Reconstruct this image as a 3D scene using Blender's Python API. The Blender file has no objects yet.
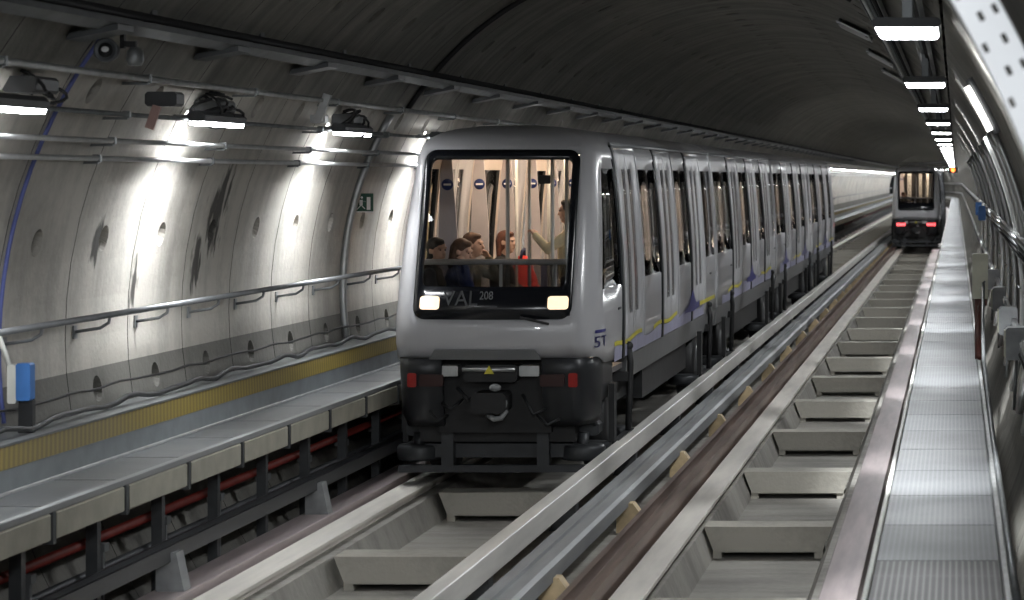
import bpy, bmesh, math, random
from mathutils import Vector, Matrix
random.seed(7)
S = bpy.context.scene
COL = S.collection
PI = math.pi

# ------------------------------------------------------------------ camera, world, exposure
FPX, VPX, VPY, H = 2660.0, 956.0, 178.0, 3.1
cam_d = bpy.data.cameras.new('camera')
cam = bpy.data.objects.new('camera', cam_d); COL.objects.link(cam)
cam.location = (0, 0, H); cam.rotation_euler = (PI/2, 0, 0)
cam_d.sensor_width = 36; cam_d.lens = FPX/1024*36
cam_d.shift_x = (512-VPX)/1024; cam_d.shift_y = -(300-VPY)/1024
cam_d.clip_start = .2; cam_d.clip_end = 800
cam_d.dof.use_dof = True; cam_d.dof.focus_distance = 28; cam_d.dof.aperture_fstop = 4.0
S.camera = cam
W = bpy.data.worlds.new('world'); S.world = W; W.use_nodes = True
W.node_tree.nodes['Background'].inputs[0].default_value = (.9, .95, 1, 1)
W.node_tree.nodes['Background'].inputs[1].default_value = .015
S.view_settings.view_transform = 'Standard'; S.view_settings.look = 'None'
S.view_settings.gamma = 1; S.view_settings.use_curve_mapping = False
S.view_settings.exposure = 0.0
S.cycles.use_denoising = True
S.cycles.max_bounces = 8; S.cycles.transparent_max_bounces = 24
LEFT_LAMP, RIGHT_LAMP, CABIN_LAMP, STATION = 34.0, 32.0, 15.0, 75.0
LEFT_SPOT, RIGHT_SPOT, WALL_SPOT, TRACK_SPOT = 60.0, 2500.0, 200.0, 440.0

def offscreen_light(loc, sx, sy, power, aim):
    d = bpy.data.lights.new('offscreen_fill', 'AREA'); d.shape = 'RECTANGLE'; d.size = sx; d.size_y = sy
    d.energy = power; d.color = (.93, .97, 1)
    o = bpy.data.objects.new('offscreen_fill', d); COL.objects.link(o); o.location = loc
    o.rotation_euler = (Vector(aim)-Vector(loc)).to_track_quat('-Z', 'Y').to_euler()
# unseen platform hall behind the camera, as one area light
offscreen_light((-3.2, -1.0, 4.6), 5.0, 1.5, STATION, (-3.2, 12, 1))
offscreen_light((-.9, 2.5, 4.9), 1.0, .4, 260, (.6, 8.5, 3.0))  # unseen light added to brighten the white perforated tray

# ------------------------------------------------------------------ bend of the far tunnel
YC, RC, YEND = 262.0, 450.0, 350.0
def bend(p):
    x, y, z = p
    if y <= YC: return (x, y, z)
    a = (y-YC)/RC; r = RC+x
    return (-RC+r*math.cos(a), YC+r*math.sin(a), z)
def bend_rot(y): return max(0.0, (y-YC)/RC)
def ysteps(y0, y1, step=6.0):
    ys = [y0]
    if y1 > YC:
        n = max(1, math.ceil((y1-max(y0, YC))/step))
        if y0 < YC: ys.append(YC)
        s = max(y0, YC)
        ys += [s+(y1-s)*k/n for k in range(1, n+1)]
    else: ys.append(y1)
    return ys

# ------------------------------------------------------------------ mesh builder
class MB:
    def __init__(s): s.v = []; s.f = []; s.m = []; s.sm = []
    def add(s, vs, fs, mi=0, smooth=False):
        b = len(s.v); s.v += [tuple(v) for v in vs]
        for f in fs: s.f.append([b+i for i in f]); s.m.append(mi); s.sm.append(smooth)
    def box(s, x0, x1, y0, y1, z0, z1, mi=0):
        vs = [(x, y, z) for z in (z0, z1) for y in (y0, y1) for x in (x0, x1)]
        s.add(vs, [(0, 2, 3, 1), (4, 5, 7, 6), (0, 1, 5, 4), (2, 6, 7, 3), (0, 4, 6, 2), (1, 3, 7, 5)], mi)
        return s
    def cbox(s, x0, x1, y0, y1, z0, z1, c=.01, mi=0):   # box with chamfered long edges
        s.prism([(x0+c, z0), (x1-c, z0), (x1, z0+c), (x1, z1-c), (x1-c, z1), (x0+c, z1), (x0, z1-c), (x0, z0+c)], y0, y1, mi)
        return s
    def prism(s, prof, y0, y1, mi=0):                    # profile (x,z) counter-clockwise, along y
        n = len(prof)
        vs = [(x, y0, z) for x, z in prof]+[(x, y1, z) for x, z in prof]
        fs = [(i, i+n, (i+1) % n+n, (i+1) % n) for i in range(n)]
        fs += [tuple(range(n)), tuple(range(2*n-1, n-1, -1))]
        s.add(vs, fs, mi); return s
    def sweep(s, prof, y0, y1, mi=0, smooth=False):      # profile along the tunnel path
        ys = ysteps(y0, y1); n = len(prof); vs = []; fs = []
        for y in ys: vs += [bend((x, y, z)) for x, z in prof]
        for k in range(len(ys)-1):
            for i in range(n):
                j = (i+1) % n
                fs.append((k*n+i, (k+1)*n+i, (k+1)*n+j, k*n+j))
        e = (len(ys)-1)*n
        fs += [tuple(range(n)), tuple(range(e+n-1, e-1, -1))]
        s.add(vs, fs, mi, smooth); return s
    def pipe(s, x, z, r, y0, y1, n=10, mi=0):
        return s.sweep([(x+r*math.cos(2*PI*k/n), z+r*math.sin(2*PI*k/n)) for k in range(n)], y0, y1, mi, True)
    def tube(s, pts, r, n=8, mi=0, rs=None):
        pts = [Vector(p) for p in pts]; vs = []; fs = []; N = len(pts); up = None
        for i, p in enumerate(pts):
            t = (pts[min(i+1, N-1)]-pts[max(i-1, 0)]).normalized()
            if up is None:
                up = Vector((0, 0, 1)) if abs(t.z) < .9 else Vector((1, 0, 0))
            a = t.cross(up).normalized(); up = a.cross(t).normalized()
            rr = rs[i] if rs else r
            vs += [p+a*rr*math.cos(2*PI*k/n)+up*rr*math.sin(2*PI*k/n) for k in range(n)]
        for i in range(N-1):
            for k in range(n):
                j = (k+1) % n
                fs.append((i*n+k, i*n+j, (i+1)*n+j, (i+1)*n+k))
        fs += [tuple(range(n-1, -1, -1)), tuple(range((N-1)*n, N*n))]
        s.add(vs, fs, mi, True); return s
    def cyl(s, p0, p1, r0, r1=None, n=16, mi=0):
        return s.tube([p0, p1], r0, n, mi, [r0, r0 if r1 is None else r1])
    def ball(s, c, rx, ry=None, rz=None, nu=16, nv=10, mi=0):
        ry = rx if ry is None else ry; rz = rx if rz is None else rz
        vs = [(c[0], c[1], c[2]-rz)]; fs = []
        for j in range(1, nv):
            a = -PI/2+PI*j/nv
            for i in range(nu):
                b = 2*PI*i/nu
                vs.append((c[0]+rx*math.cos(a)*math.cos(b), c[1]+ry*math.cos(a)*math.sin(b), c[2]+rz*math.sin(a)))
        vs.append((c[0], c[1], c[2]+rz)); L = len(vs)-1
        for i in range(nu):
            k = (i+1) % nu
            fs.append((0, 1+k, 1+i)); fs.append((L, L-nu+i, L-nu+k))
            for j in range(nv-2): fs.append((1+j*nu+i, 1+j*nu+k, 1+(j+1)*nu+k, 1+(j+1)*nu+i))
        s.add(vs, fs, mi, True); return s
    def cap(s, p0, r0, p1, r1, n=12):                     # tapered capsule
        p0 = Vector(p0); p1 = Vector(p1)
        s.cyl(p0, p1, r0, r1, n); s.ball(p0, r0, nu=n, nv=8); s.ball(p1, r1, nu=n, nv=8); return s
    def lathe(s, c, prof, axis='z', n=24, mi=0):          # prof: (radius, height)
        vs = []; fs = []; m = len(prof)
        for r, h in prof:
            for k in range(n):
                a = 2*PI*k/n; u, v = r*math.cos(a), r*math.sin(a)
                q = (u, v, h) if axis == 'z' else ((h, u, v) if axis == 'x' else (v, h, u))
                vs.append((c[0]+q[0], c[1]+q[1], c[2]+q[2]))
        for i in range(m-1):
            for k in range(n):
                j = (k+1) % n
                fs.append((i*n+k, i*n+j, (i+1)*n+j, (i+1)*n+k))
        fs += [tuple(range(n-1, -1, -1)), tuple(range((m-1)*n, m*n))]
        s.add(vs, fs, mi, True); return s
    def build(s, name, mats, parent=None, doubles=False, solid=None, remesh=None, smooth=0):
        me = bpy.data.meshes.new(name)
        off = Vector((0, 0, 0)); p = parent
        while p: off += p.location; p = p.parent
        me.from_pydata([Vector(v)-off for v in s.v], [], s.f)
        if not isinstance(mats, (list, tuple)): mats = [mats]
        for m in mats: me.materials.append(m)
        me.polygons.foreach_set('material_index', s.m)
        me.polygons.foreach_set('use_smooth', s.sm)
        if doubles:
            b = bmesh.new(); b.from_mesh(me)
            bmesh.ops.remove_doubles(b, verts=b.verts, dist=.0005)
            bmesh.ops.recalc_face_normals(b, faces=b.faces)
            b.to_mesh(me); b.free()
        me.update()
        o = bpy.data.objects.new(name, me); COL.objects.link(o)
        if solid:
            md = o.modifiers.new('solid', 'SOLIDIFY'); md.thickness = solid; md.offset = -1
            if len(mats) > 1: md.material_offset = 1
        if remesh:
            md = o.modifiers.new('r', 'REMESH'); md.mode = 'VOXEL'; md.voxel_size = remesh; md.use_smooth_shade = True
            if smooth:
                m2 = o.modifiers.new('s', 'SMOOTH'); m2.iterations = smooth; m2.factor = .5
        if parent: o.parent = parent
        return o
def bake(o):
    dg = bpy.context.evaluated_depsgraph_get(); dg.update()
    me = bpy.data.meshes.new_from_object(o.evaluated_get(dg)); o.modifiers.clear(); o.data = me

def thing(name, label, cat, loc=(0, 0, 0), group=None):
    o = bpy.data.objects.new(name, None); COL.objects.link(o); o.location = loc; o.empty_display_size = .1
    return tag(o, label, cat, group)
def tag(o, label, cat, group=None, kind=None):
    o['label'] = label; o['category'] = cat
    if group: o['group'] = group
    if kind: o['kind'] = kind
    return o
def struct(o, label=None):
    o['kind'] = 'structure'
    if label: o['label'] = label
    return o
def dup(root, loc, rotz=0, label=None):
    r = root.copy(); COL.objects.link(r); r.location = loc; r.rotation_euler = (0, 0, rotz)
    if label: r['label'] = label
    for ch in list(root.children):
        c = ch.copy(); COL.objects.link(c); c.parent = r
        for g in list(ch.children):
            d = g.copy(); COL.objects.link(d); d.parent = c
    return r
ORD = ('first second third fourth fifth sixth seventh eighth ninth tenth eleventh twelfth thirteenth fourteenth').split()
def place_row(proto, spots, near, far, n):
    """proto plus copies along the tunnel; near: label pattern for the first n, far: shared label of the rest"""
    for i, (x, y, z) in enumerate(spots):
        lab = near % ORD[i] if i < n else far
        p = bend((x, y, z))
        if i == 0: proto.location = p; proto.rotation_euler = (0, 0, bend_rot(y)); proto['label'] = lab
        else: dup(proto, p, bend_rot(y), lab)

# ------------------------------------------------------------------ materials
def newmat(name):
    m = bpy.data.materials.new(name); m.use_nodes = True
    nt = m.node_tree; return m, nt, nt.nodes['Principled BSDF']
def L(nt, a, b): nt.links.new(a, b)
def mat(name, col, rough=.5, metal=0, var=.0, scale=6.0, stretch=(1, 1, 1), bump=0, coat=0):
    m, nt, b = newmat(name)
    b.inputs['Base Color'].default_value = (*col, 1); b.inputs['Roughness'].default_value = rough
    b.inputs['Metallic'].default_value = metal; b.inputs['Coat Weight'].default_value = coat
    if var or bump:
        tc = nt.nodes.new('ShaderNodeTexCoord'); mp = nt.nodes.new('ShaderNodeMapping'); mp.inputs['Scale'].default_value = stretch
        nz = nt.nodes.new('ShaderNodeTexNoise'); nz.inputs['Scale'].default_value = scale; nz.inputs['Detail'].default_value = 5
        L(nt, tc.outputs['Object'], mp.inputs[0]); L(nt, mp.outputs[0], nz.inputs['Vector'])
        if var:
            r = nt.nodes.new('ShaderNodeValToRGB')
            r.color_ramp.elements[0].position = .3; r.color_ramp.elements[1].position = .7
            r.color_ramp.elements[0].color = (*[c*(1-var) for c in col], 1)
            r.color_ramp.elements[1].color = (*[min(1, c*(1+var)) for c in col], 1)
            L(nt, nz.outputs[0], r.inputs[0]); L(nt, r.outputs[0], b.inputs['Base Color'])
        if bump:
            bp = nt.nodes.new('ShaderNodeBump'); bp.inputs['Strength'].default_value = bump; bp.inputs['Distance'].default_value = .01
            L(nt, nz.outputs[0], bp.inputs['Height']); L(nt, bp.outputs[0], b.inputs['Normal'])
    return m
def emis(name, col, strength):
    m, nt, b = newmat(name)
    b.inputs['Base Color'].default_value = (.8, .8, .8, 1)
    b.inputs['Emission Color'].default_value = (*col, 1); b.inputs['Emission Strength'].default_value = strength
    return m
def glass(name, tint=.9, refl=1.0):
    m = bpy.data.materials.new(name); m.use_nodes = True; nt = m.node_tree; nt.nodes.clear()
    o = nt.nodes.new('ShaderNodeOutputMaterial'); mx = nt.nodes.new('ShaderNodeMixShader')
    t = nt.nodes.new('ShaderNodeBsdfTransparent'); g = nt.nodes.new('ShaderNodeBsdfGlossy'); fr = nt.nodes.new('ShaderNodeFresnel')
    t.inputs[0].default_value = (tint, tint, tint, 1); g.inputs['Roughness'].default_value = .02; fr.inputs[0].default_value = 1.45
    g.inputs[0].default_value = (refl, refl, refl, 1)
    L(nt, fr.outputs[0], mx.inputs[0]); L(nt, t.outputs[0], mx.inputs[1]); L(nt, g.outputs[0], mx.inputs[2]); L(nt, mx.outputs[0], o.inputs[0])
    return m
def concrete(name, base, streak=.35, stains=()):
    """mottled concrete: broad blotches, streaks that run round the ring, and dark leak stains at given spots"""
    m, nt, b = newmat(name); b.inputs['Roughness'].default_value = .8
    tc = nt.nodes.new('ShaderNodeTexCoord')
    def noise(scale, stretch, detail=5):
        mp = nt.nodes.new('ShaderNodeMapping'); mp.inputs['Scale'].default_value = stretch
        nz = nt.nodes.new('ShaderNodeTexNoise'); nz.inputs['Scale'].default_value = scale; nz.inputs['Detail'].default_value = detail
        L(nt, tc.outputs['Object'], mp.inputs[0]); L(nt, mp.outputs[0], nz.inputs['Vector']); return nz.outputs[0]
    def math_(op, a, c, d=None):
        n = nt.nodes.new('ShaderNodeMath'); n.operation = op
        for i, v in enumerate((a, c, d)):
            if v is None: continue
            if isinstance(v, (int, float)): n.inputs[i].default_value = v
            else: L(nt, v, n.inputs[i])
        return n.outputs[0]
    def rng(v, a, c, d, e):
        n = nt.nodes.new('ShaderNodeMapRange'); L(nt, v, n.inputs[0])
        for i, q in enumerate((a, c, d, e)): n.inputs[i+1].default_value = q
        return n.outputs[0]
    f = math_('MULTIPLY', rng(noise(.9, (1, 1, 1)), .3, .7, .72, 1.2), rng(noise(2.2, (.3, 2.2, .3)), .3, .7, 1-streak, 1.06))
    f = math_('MULTIPLY', f, rng(noise(14, (1, 1, 1)), .3, .7, .92, 1.06))
    for (x, y, z, sy, sz) in stains:
        sp = nt.nodes.new('ShaderNodeVectorMath'); sp.operation = 'SUBTRACT'; L(nt, tc.outputs['Object'], sp.inputs[0]); sp.inputs[1].default_value = (x, y, z)
        sc = nt.nodes.new('ShaderNodeVectorMath'); sc.operation = 'MULTIPLY'; L(nt, sp.outputs[0], sc.inputs[0]); sc.inputs[1].default_value = (.5, 1/sy, 1/sz)
        ln = nt.nodes.new('ShaderNodeVectorMath'); ln.operation = 'LENGTH'; L(nt, sc.outputs[0], ln.inputs[0])
        d = math_('ADD', ln.outputs['Value'], rng(noise(7, (.6, 1.6, .6)), .3, .7, -.5, .5))
        f = math_('MULTIPLY', f, rng(d, .5, .95, .04, 1))
    mx = nt.nodes.new('ShaderNodeMix'); mx.data_type = 'RGBA'; mx.inputs[6].default_value = (*[c*.12 for c in base], 1)
    mx.inputs[7].default_value = (*base, 1); L(nt, rng(f, .08, 1.0, 0, 1), mx.inputs[0]); L(nt, mx.outputs[2], b.inputs['Base Color'])
    bp = nt.nodes.new('ShaderNodeBump'); bp.inputs['Strength'].default_value = .3; bp.inputs['Distance'].default_value = .02
    L(nt, noise(22, (1, 1, 1)), bp.inputs['Height']); L(nt, bp.outputs[0], b.inputs['Normal'])
    return m
def grating(name, cell=.032, col=(.22, .23, .24), bars=False):
    m, nt, b = newmat(name); b.inputs['Metallic'].default_value = .8; b.inputs['Roughness'].default_value = .42
    tc = nt.nodes.new('ShaderNodeTexCoord'); br = nt.nodes.new('ShaderNodeTexBrick')
    br.offset = 0; br.inputs['Scale'].default_value = 1
    br.inputs['Brick Width'].default_value = cell; br.inputs['Row Height'].default_value = cell*(60 if bars else 1)
    br.inputs['Mortar Size'].default_value = cell*.2; br.inputs['Mortar Smooth'].default_value = .1
    k = .22 if bars else .6
    br.inputs['Color1'].default_value = (*[c*k for c in col], 1); br.inputs['Color2'].default_value = (*[c*k*1.2 for c in col], 1)
    br.inputs['Mortar'].default_value = (*col, 1)
    L(nt, tc.outputs['Object'], br.inputs['Vector'])
    oi = nt.nodes.new('ShaderNodeObjectInfo'); rr = nt.nodes.new('ShaderNodeMapRange'); rr.inputs[3].default_value = .8; rr.inputs[4].default_value = 1.1
    mu = nt.nodes.new('ShaderNodeVectorMath'); mu.operation = 'SCALE'
    L(nt, oi.outputs['Random'], rr.inputs[0]); L(nt, br.outputs['Color'], mu.inputs[0]); L(nt, rr.outputs[0], mu.inputs['Scale']); L(nt, mu.outputs[0], b.inputs['Base Color'])
    bp = nt.nodes.new('ShaderNodeBump'); bp.inputs['Strength'].default_value = .25; bp.inputs['Distance'].default_value = .01
    L(nt, br.outputs['Fac'], bp.inputs['Height']); L(nt, bp.outputs[0], b.inputs['Normal'])
    nz = nt.nodes.new('ShaderNodeTexNoise'); nz.inputs['Scale'].default_value = 1.2
    mr = nt.nodes.new('ShaderNodeMapRange'); mr.inputs[3].default_value = .34; mr.inputs[4].default_value = .56
    L(nt, tc.outputs['Object'], nz.inputs['Vector']); L(nt, nz.outputs[0], mr.inputs[0]); L(nt, mr.outputs[0], b.inputs['Roughness'])
    return m
def hazard(name):
    m, nt, b = newmat(name); b.inputs['Roughness'].default_value = .6
    tc = nt.nodes.new('ShaderNodeTexCoord'); mp = nt.nodes.new('ShaderNodeMapping'); mp.inputs['Rotation'].default_value = (math.radians(35), 0, 0)
    wv = nt.nodes.new('ShaderNodeTexWave'); wv.bands_direction = 'Y'; wv.inputs['Scale'].default_value = 4.2; wv.inputs['Distortion'].default_value = .3
    r = nt.nodes.new('ShaderNodeValToRGB'); r.color_ramp.elements[0].position = .4; r.color_ramp.elements[1].position = .6
    r.color_ramp.elements[0].color = (.11, .08, .012, 1); r.color_ramp.elements[1].color = (.18, .13, .018, 1)
    L(nt, tc.outputs['Object'], mp.inputs[0]); L(nt, mp.outputs[0], wv.inputs['Vector']); L(nt, wv.outputs[0], r.inputs[0]); L(nt, r.outputs[0], b.inputs['Base Color'])
    return m
M = dict(
    wall=concrete('lining_concrete', (.47, .445, .40), .22, ((-6.7, 23.7, 2.8, .30, .42), (-6.7, 23.35, 2.35, .16, .3), (-6.7, 20.5, 2.6, .14, .2), (-6.7, 21.6, 2.2, .1, .3))),
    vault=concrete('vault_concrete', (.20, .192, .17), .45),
    slab=concrete('slab_concrete', (.34, .325, .295), .25),
    beam=concrete('beam_concrete', (.42, .40, .35), .15),
    strip=mat('running_surface', (.78, .74, .68), .55, 0, .12, 2.5, (3, .3, 1)),
    steel_brown=mat('browned_steel', (.20, .145, .12), .45, .35, .25, 4, (3, .25, 3)),
    steel_plum=mat('worn_steel', (.30, .25, .25), .4, .35, .2, 4, (3, .25, 3)),
    white_bar=mat('painted_bar', (.78, .76, .72), .45, .1, .1, 3, (3, .3, 3)),
    grey_bar=mat('galvanised_bar', (.31, .32, .325), .6, .2, .15, 3, (3, .3, 3)),
    dark_bar=mat('dark_bar', (.10, .103, .11), .45, .5, .2, 3, (3, .3, 3)),
    tan=mat('insulator_tan', (.62, .48, .29), .6, 0, .2, 8),
    black=mat('black_rubber', (.012, .012, .013), .6, 0, .2, 12),
    seal=mat('door_seal_rubber', (.01, .012, .014), .5, 0, .1, 12),
    dark=mat('dark_underframe', (.022, .023, .025), .5, .3, .3, 8),
    grey_dark=mat('underframe_grey', (.10, .105, .11), .45, .3, .2, 6),
    metal=mat('galvanised_steel', (.46, .47, .47), .38, .75, .15, 6),
    conduit=mat('conduit_steel', (.55, .56, .56), .33, .8, .1, 5),
    tray=mat('cable_tray_steel', (.20, .21, .215), .45, .6, .2, 5),
    cream=mat('precast_cream', (.40, .385, .32), .7, 0, .12, 5),
    red=mat('red_pipe', (.17, .018, .012), .5, 0, .15, 6),
    tray_dark=mat('dark_tray_steel', (.09, .095, .10), .5, .5, .2, 5), bumper=mat('bumper_black', (.03, .032, .036), .38, .2, .1, 5),
    reflector=mat('dull_reflector', (.035, .010, .009), .3, 0, .1, 9),
    steel_pale=mat('pale_worn_steel', (.48, .41, .41), .45, .15, .15, 4, (3, .25, 3)), rail=mat('handrail_steel', (.26, .27, .28), .4, .6, .1, 5),
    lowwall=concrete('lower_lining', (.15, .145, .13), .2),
    white=mat('white_tray_paint', (.85, .86, .88), .45, 0, .04, 5),
    dark2=mat('guide_frame_dark', (.045, .048, .052), .45, .3, .2, 6),
    hazard=hazard('hazard_yellow'), grate=grating('steel_grating'), grate_bars=grating('barred_grating', .034, (.16, .16, .16), True),
    kick=mat('kick_plate', (.22, .24, .25), .55, .3, .15, 4),
    body=mat('train_white', (.47, .47, .49), .28, 0, .03, 3, coat=.5),
    skirt=mat('train_skirt_grey', (.17, .175, .18), .4, .2, .08, 4),
    inner=mat('cabin_lining', (.62, .54, .47), .6, 0, .05, 4),
    door_in=mat('door_leaf', (.50, .50, .52), .35, 0, .04, 4, coat=.3),
    glass=glass('side_glass', .85), screen_panel=mat('screen_panel_lilac', (.50, .47, .48), .5, 0, .05, 5), screen=glass('windscreen_glass', .86, .8), shade_tint=glass('shade_tint_glass', .5, .8),
    mask=mat('windscreen_mask', (.008, .009, .012), .18, 0, .1, 5),
    blue=mat('livery_blue', (.045, .045, .20), .35, 0, .15, 5), yellow=mat('livery_yellow', (.62, .55, .04), .4, 0, .08, 5),
    pale=mat('livery_pale', (.36, .36, .50), .35, 0, .1, 5),
    floor_in=mat('cabin_floor', (.12, .11, .11), .6, 0, .2, 20), bench=mat('bench_blue', (.05, .055, .12), .6, 0, .2, 10),
    sign_blue=mat('sticker_navy', (.02, .04, .16), .5, 0, .1, 9), sign_white=mat('sticker_white', (.8, .8, .8), .5, 0, .04, 9),
    orange=mat('sticker_red', (.7, .1, .06), .5, 0, .1, 9),
    green=mat('sign_green', (.02, .09, .06), .5, 0, .1, 9), boxblue=mat('box_blue', (.05, .17, .46), .45, 0, .12, 5),
    cableblue=mat('cable_blue', (.09, .11, .30), .5, 0, .1, 5), offwhite=mat('offwhite_paint', (.62, .62, .58), .5, 0, .08, 5),
    beige=mat('cabinet_beige', (.50, .50, .40), .5, 0, .08, 5), pink=mat('faded_pink_plate', (.35, .22, .20), .6, 0, .1, 8),
    lettering=mat('grey_lettering', (.065, .068, .07), .5, 0, .05, 8), lettering2=mat('pale_lettering', (.14, .145, .15), .5, 0, .05, 8),
    amber=emis('amber_lamp', (1, .17, .01), 5), lampred=emis('tail_lamp_lit', (1, .01, .02), 2.2), lampred_off=mat('tail_lamp_unlit', (.32, .015, .012), .25, 0, .05, 9),
    head=emis('headlight_lit', (1, .72, .42), 1.25), lamp_l=emis('wall_lamp_diffuser', (.96, .98, 1), LEFT_LAMP), lamp_r=emis('ceiling_lamp_diffuser', (.96, .98, 1), RIGHT_LAMP),
    tube=emis('tube_lit', (1, .98, .93), 7), cabin=emis('cabin_lamp', (1, .80, .60), CABIN_LAMP),
    housing=mat('lamp_housing', (.05, .052, .055), .5, .2, .1, 6), brick=mat('stained_red', (.10, .032, .024), .6, 0, .2, 8),
)

# ------------------------------------------------------------------ tunnel lining
CX, CZ, R = -3.0, 1.9, 3.7
def ringpt(deg, y, r=R):        # 0 deg = right wall, 90 = crown, 180 = left wall
    a = math.radians(deg); return bend((CX+r*math.cos(a), y, CZ+r*math.sin(a)))
JOINT0, PITCH = 5.0, 1.5
POCKETS = [186.8-18.2*k for k in range(0, 10)]
def lining(name, d0, d1, material, pockets_to):
    mb = MB(); angs = [d0+(d1-d0)*k/max(1, round(abs(d1-d0)/4.75)) for k in range(max(1, round(abs(d1-d0)/4.75))+1)]
    for p in POCKETS:               # a cell of its own for each pocket
        if d0 < p-2 < d1 and d0 < p+2 < d1:
            angs = [a for a in angs if abs(a-p) > 3.4]+[p-2.6, p+2.6]
    angs.sort(); na = len(angs)
    n_r = int((YEND-JOINT0)/PITCH)
    for r in range(n_r):
        y0 = JOINT0+r*PITCH; y1 = y0+PITCH; g = .012
        for k in range(na-1):
            a, b = angs[k], angs[k+1]
            q = [ringpt(a, y0+g), ringpt(b, y0+g), ringpt(b, y1), ringpt(a, y1)]
            mid = (a+b)/2
            pk = [p for p in POCKETS if abs(p-mid) < .3 and abs((b-a)-5.2) < .1]
            if pk and y0 < pockets_to:
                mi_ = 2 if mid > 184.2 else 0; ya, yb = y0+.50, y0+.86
                cols = [(y0+g, ya), (ya, yb), (yb, y1)]
                for (u, v) in (cols[0], cols[2]): mb.add([ringpt(a, u), ringpt(b, u), ringpt(b, v), ringpt(a, v)], [(0, 1, 2, 3)], mi_)
                ym = (ya+yb)/2; rad = .105; rd = math.degrees(rad/R)
                cor = [ringpt(a, ya), ringpt(b, ya), ringpt(b, yb), ringpt(a, yb)]
                ci = []; cd = []
                for j in range(16):
                    t = 2*PI*j/16-3*PI/4           # starts at corner (low angle, low y)
                    da, dy = math.cos(t+0)*rd, math.sin(t)*rad
                    ci.append(ringpt(mid+da, ym+dy))
                    up = (da/rd) if mid < 90 else (-da/rd)          # + towards the crown
                    cd.append(ringpt(mid+da*.85, ym+dy*.85, R+.03+.22*max(0, .4+up)))
                vs = cor+ci+cd; fs = []
                # corner order in (angle,y): (-,-),(+,-),(+,+),(-,+); circle j=0 at (-,-), 4 at (+,-), 8 at (+,+), 12 at (-,+)
                for c in range(4):
                    base = 4*c
                    for j in (-2, -1, 0, 1): fs.append((c, 4+(base+j) % 16, 4+(base+j+1) % 16))
                    fs.append((c, 4+(base+2) % 16, (c+1) % 4))
                for j in range(16):
                    k2 = (j+1) % 16; fs.append((4+j, 20+j, 20+k2, 4+k2))
                fs.append(tuple(range(20, 36)))
                mb.add(vs, fs, mi_)
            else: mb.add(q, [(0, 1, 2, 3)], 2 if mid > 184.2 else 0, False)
            # groove of the ring joint
            gq = [ringpt(a, y0, R+.03), ringpt(b, y0, R+.03), ringpt(b, y0+g, R+.03), ringpt(a, y0+g, R+.03)]
            ed = [ringpt(a, y0), ringpt(b, y0), ringpt(b, y0+g), ringpt(a, y0+g)]
            mb.add(gq+ed, [(0, 1, 2, 3), (0, 1, 5, 4), (3, 2, 6, 7)], 1)
    # outer shell, so the lining has thickness
    for k in range(na-1):
        for y0, y1 in zip(ysteps(JOINT0, YEND)[:-1], ysteps(JOINT0, YEND)[1:]):
            mb.add([ringpt(angs[k], y0, R+.3), ringpt(angs[k+1], y0, R+.3), ringpt(angs[k+1], y1, R+.3), ringpt(angs[k], y1, R+.3)], [(0, 3, 2, 1)])
        mb.add([ringpt(angs[k], JOINT0), ringpt(angs[k+1], JOINT0), ringpt(angs[k+1], JOINT0, R+.3), ringpt(angs[k], JOINT0, R+.3)], [(0, 1, 2, 3)])
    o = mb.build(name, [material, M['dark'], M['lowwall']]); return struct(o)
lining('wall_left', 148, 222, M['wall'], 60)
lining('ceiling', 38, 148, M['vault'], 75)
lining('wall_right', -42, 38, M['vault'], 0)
# segment joints along the vault
# track bed: one cast floor with two troughs
prof = [(-6.1, -.3), (-6.06, -.3), (-6.06, -.10), (-5.27, -.10), (-5.17, -.35), (-4.06, -.35), (-3.96, -.10), (-3.62, -.10), (-3.6, -.12), (-2.88, -.12), (-2.86, -.11),
        (-2.3, -.10), (-2.2, -.35), (-1.22, -.35), (-1.1, -.10), (-.6, -.10), (-.6, -.3), (-.2, -.3), (-.5, -.8), (-5.8, -.8)]
struct(MB().sweep(prof[::-1], JOINT0, YEND).build('floor', M['slab']))
# the far end: lining closes the view round the bend
# ------------------------------------------------------------------ running strips, guide bars
def long_thing(name, label, cat, prof, material, y0=6, y1=YEND, group=None):
    o = MB().sweep(prof, y0, y1).build(name, material); return tag(o, label, cat, group)
def rect(x0, x1, z0, z1, c=.006): return [(x0+c, z0), (x1-c, z0), (x1, z0+c), (x1, z1-c), (x1-c, z1), (x0+c, z1), (x0, z1-c), (x0, z0+c)]
def hbar(x0, x1, z0, z1, t=.022):   # H section lying on its side, seen from above as two edges with a channel
    zm = (z0+z1)/2
    return [(x0, z0), (x0+t, z0), (x0+t, zm-t/2), (x1-t, zm-t/2), (x1-t, z0), (x1, z0), (x1, z1), (x1-t, z1), (x1-t, zm+t/2), (x0+t, zm+t/2), (x0+t, z1), (x0, z1)]
long_thing('running_strip', 'pale flat running strip left of the trough in the track ahead of the near train', 'running strip', [(-5.57, -.10), (-5.41, -.10), (-5.41, -.04), (-5.36, -.035), (-5.36, -.004), (-5.364, 0), (-5.616, 0), (-5.62, -.004), (-5.62, -.035), (-5.57, -.04)], M['strip'], group='pale running strips')
long_thing('running_strip', 'pale running strip under the guide bar beside the near train', 'running strip', [(-3.89, -.10), (-3.73, -.10), (-3.73, -.04), (-3.68, -.035), (-3.68, -.004), (-3.684, 0), (-3.936, 0), (-3.94, -.004), (-3.94, -.035), (-3.89, -.04)], M['strip'], group='pale running strips')
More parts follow.
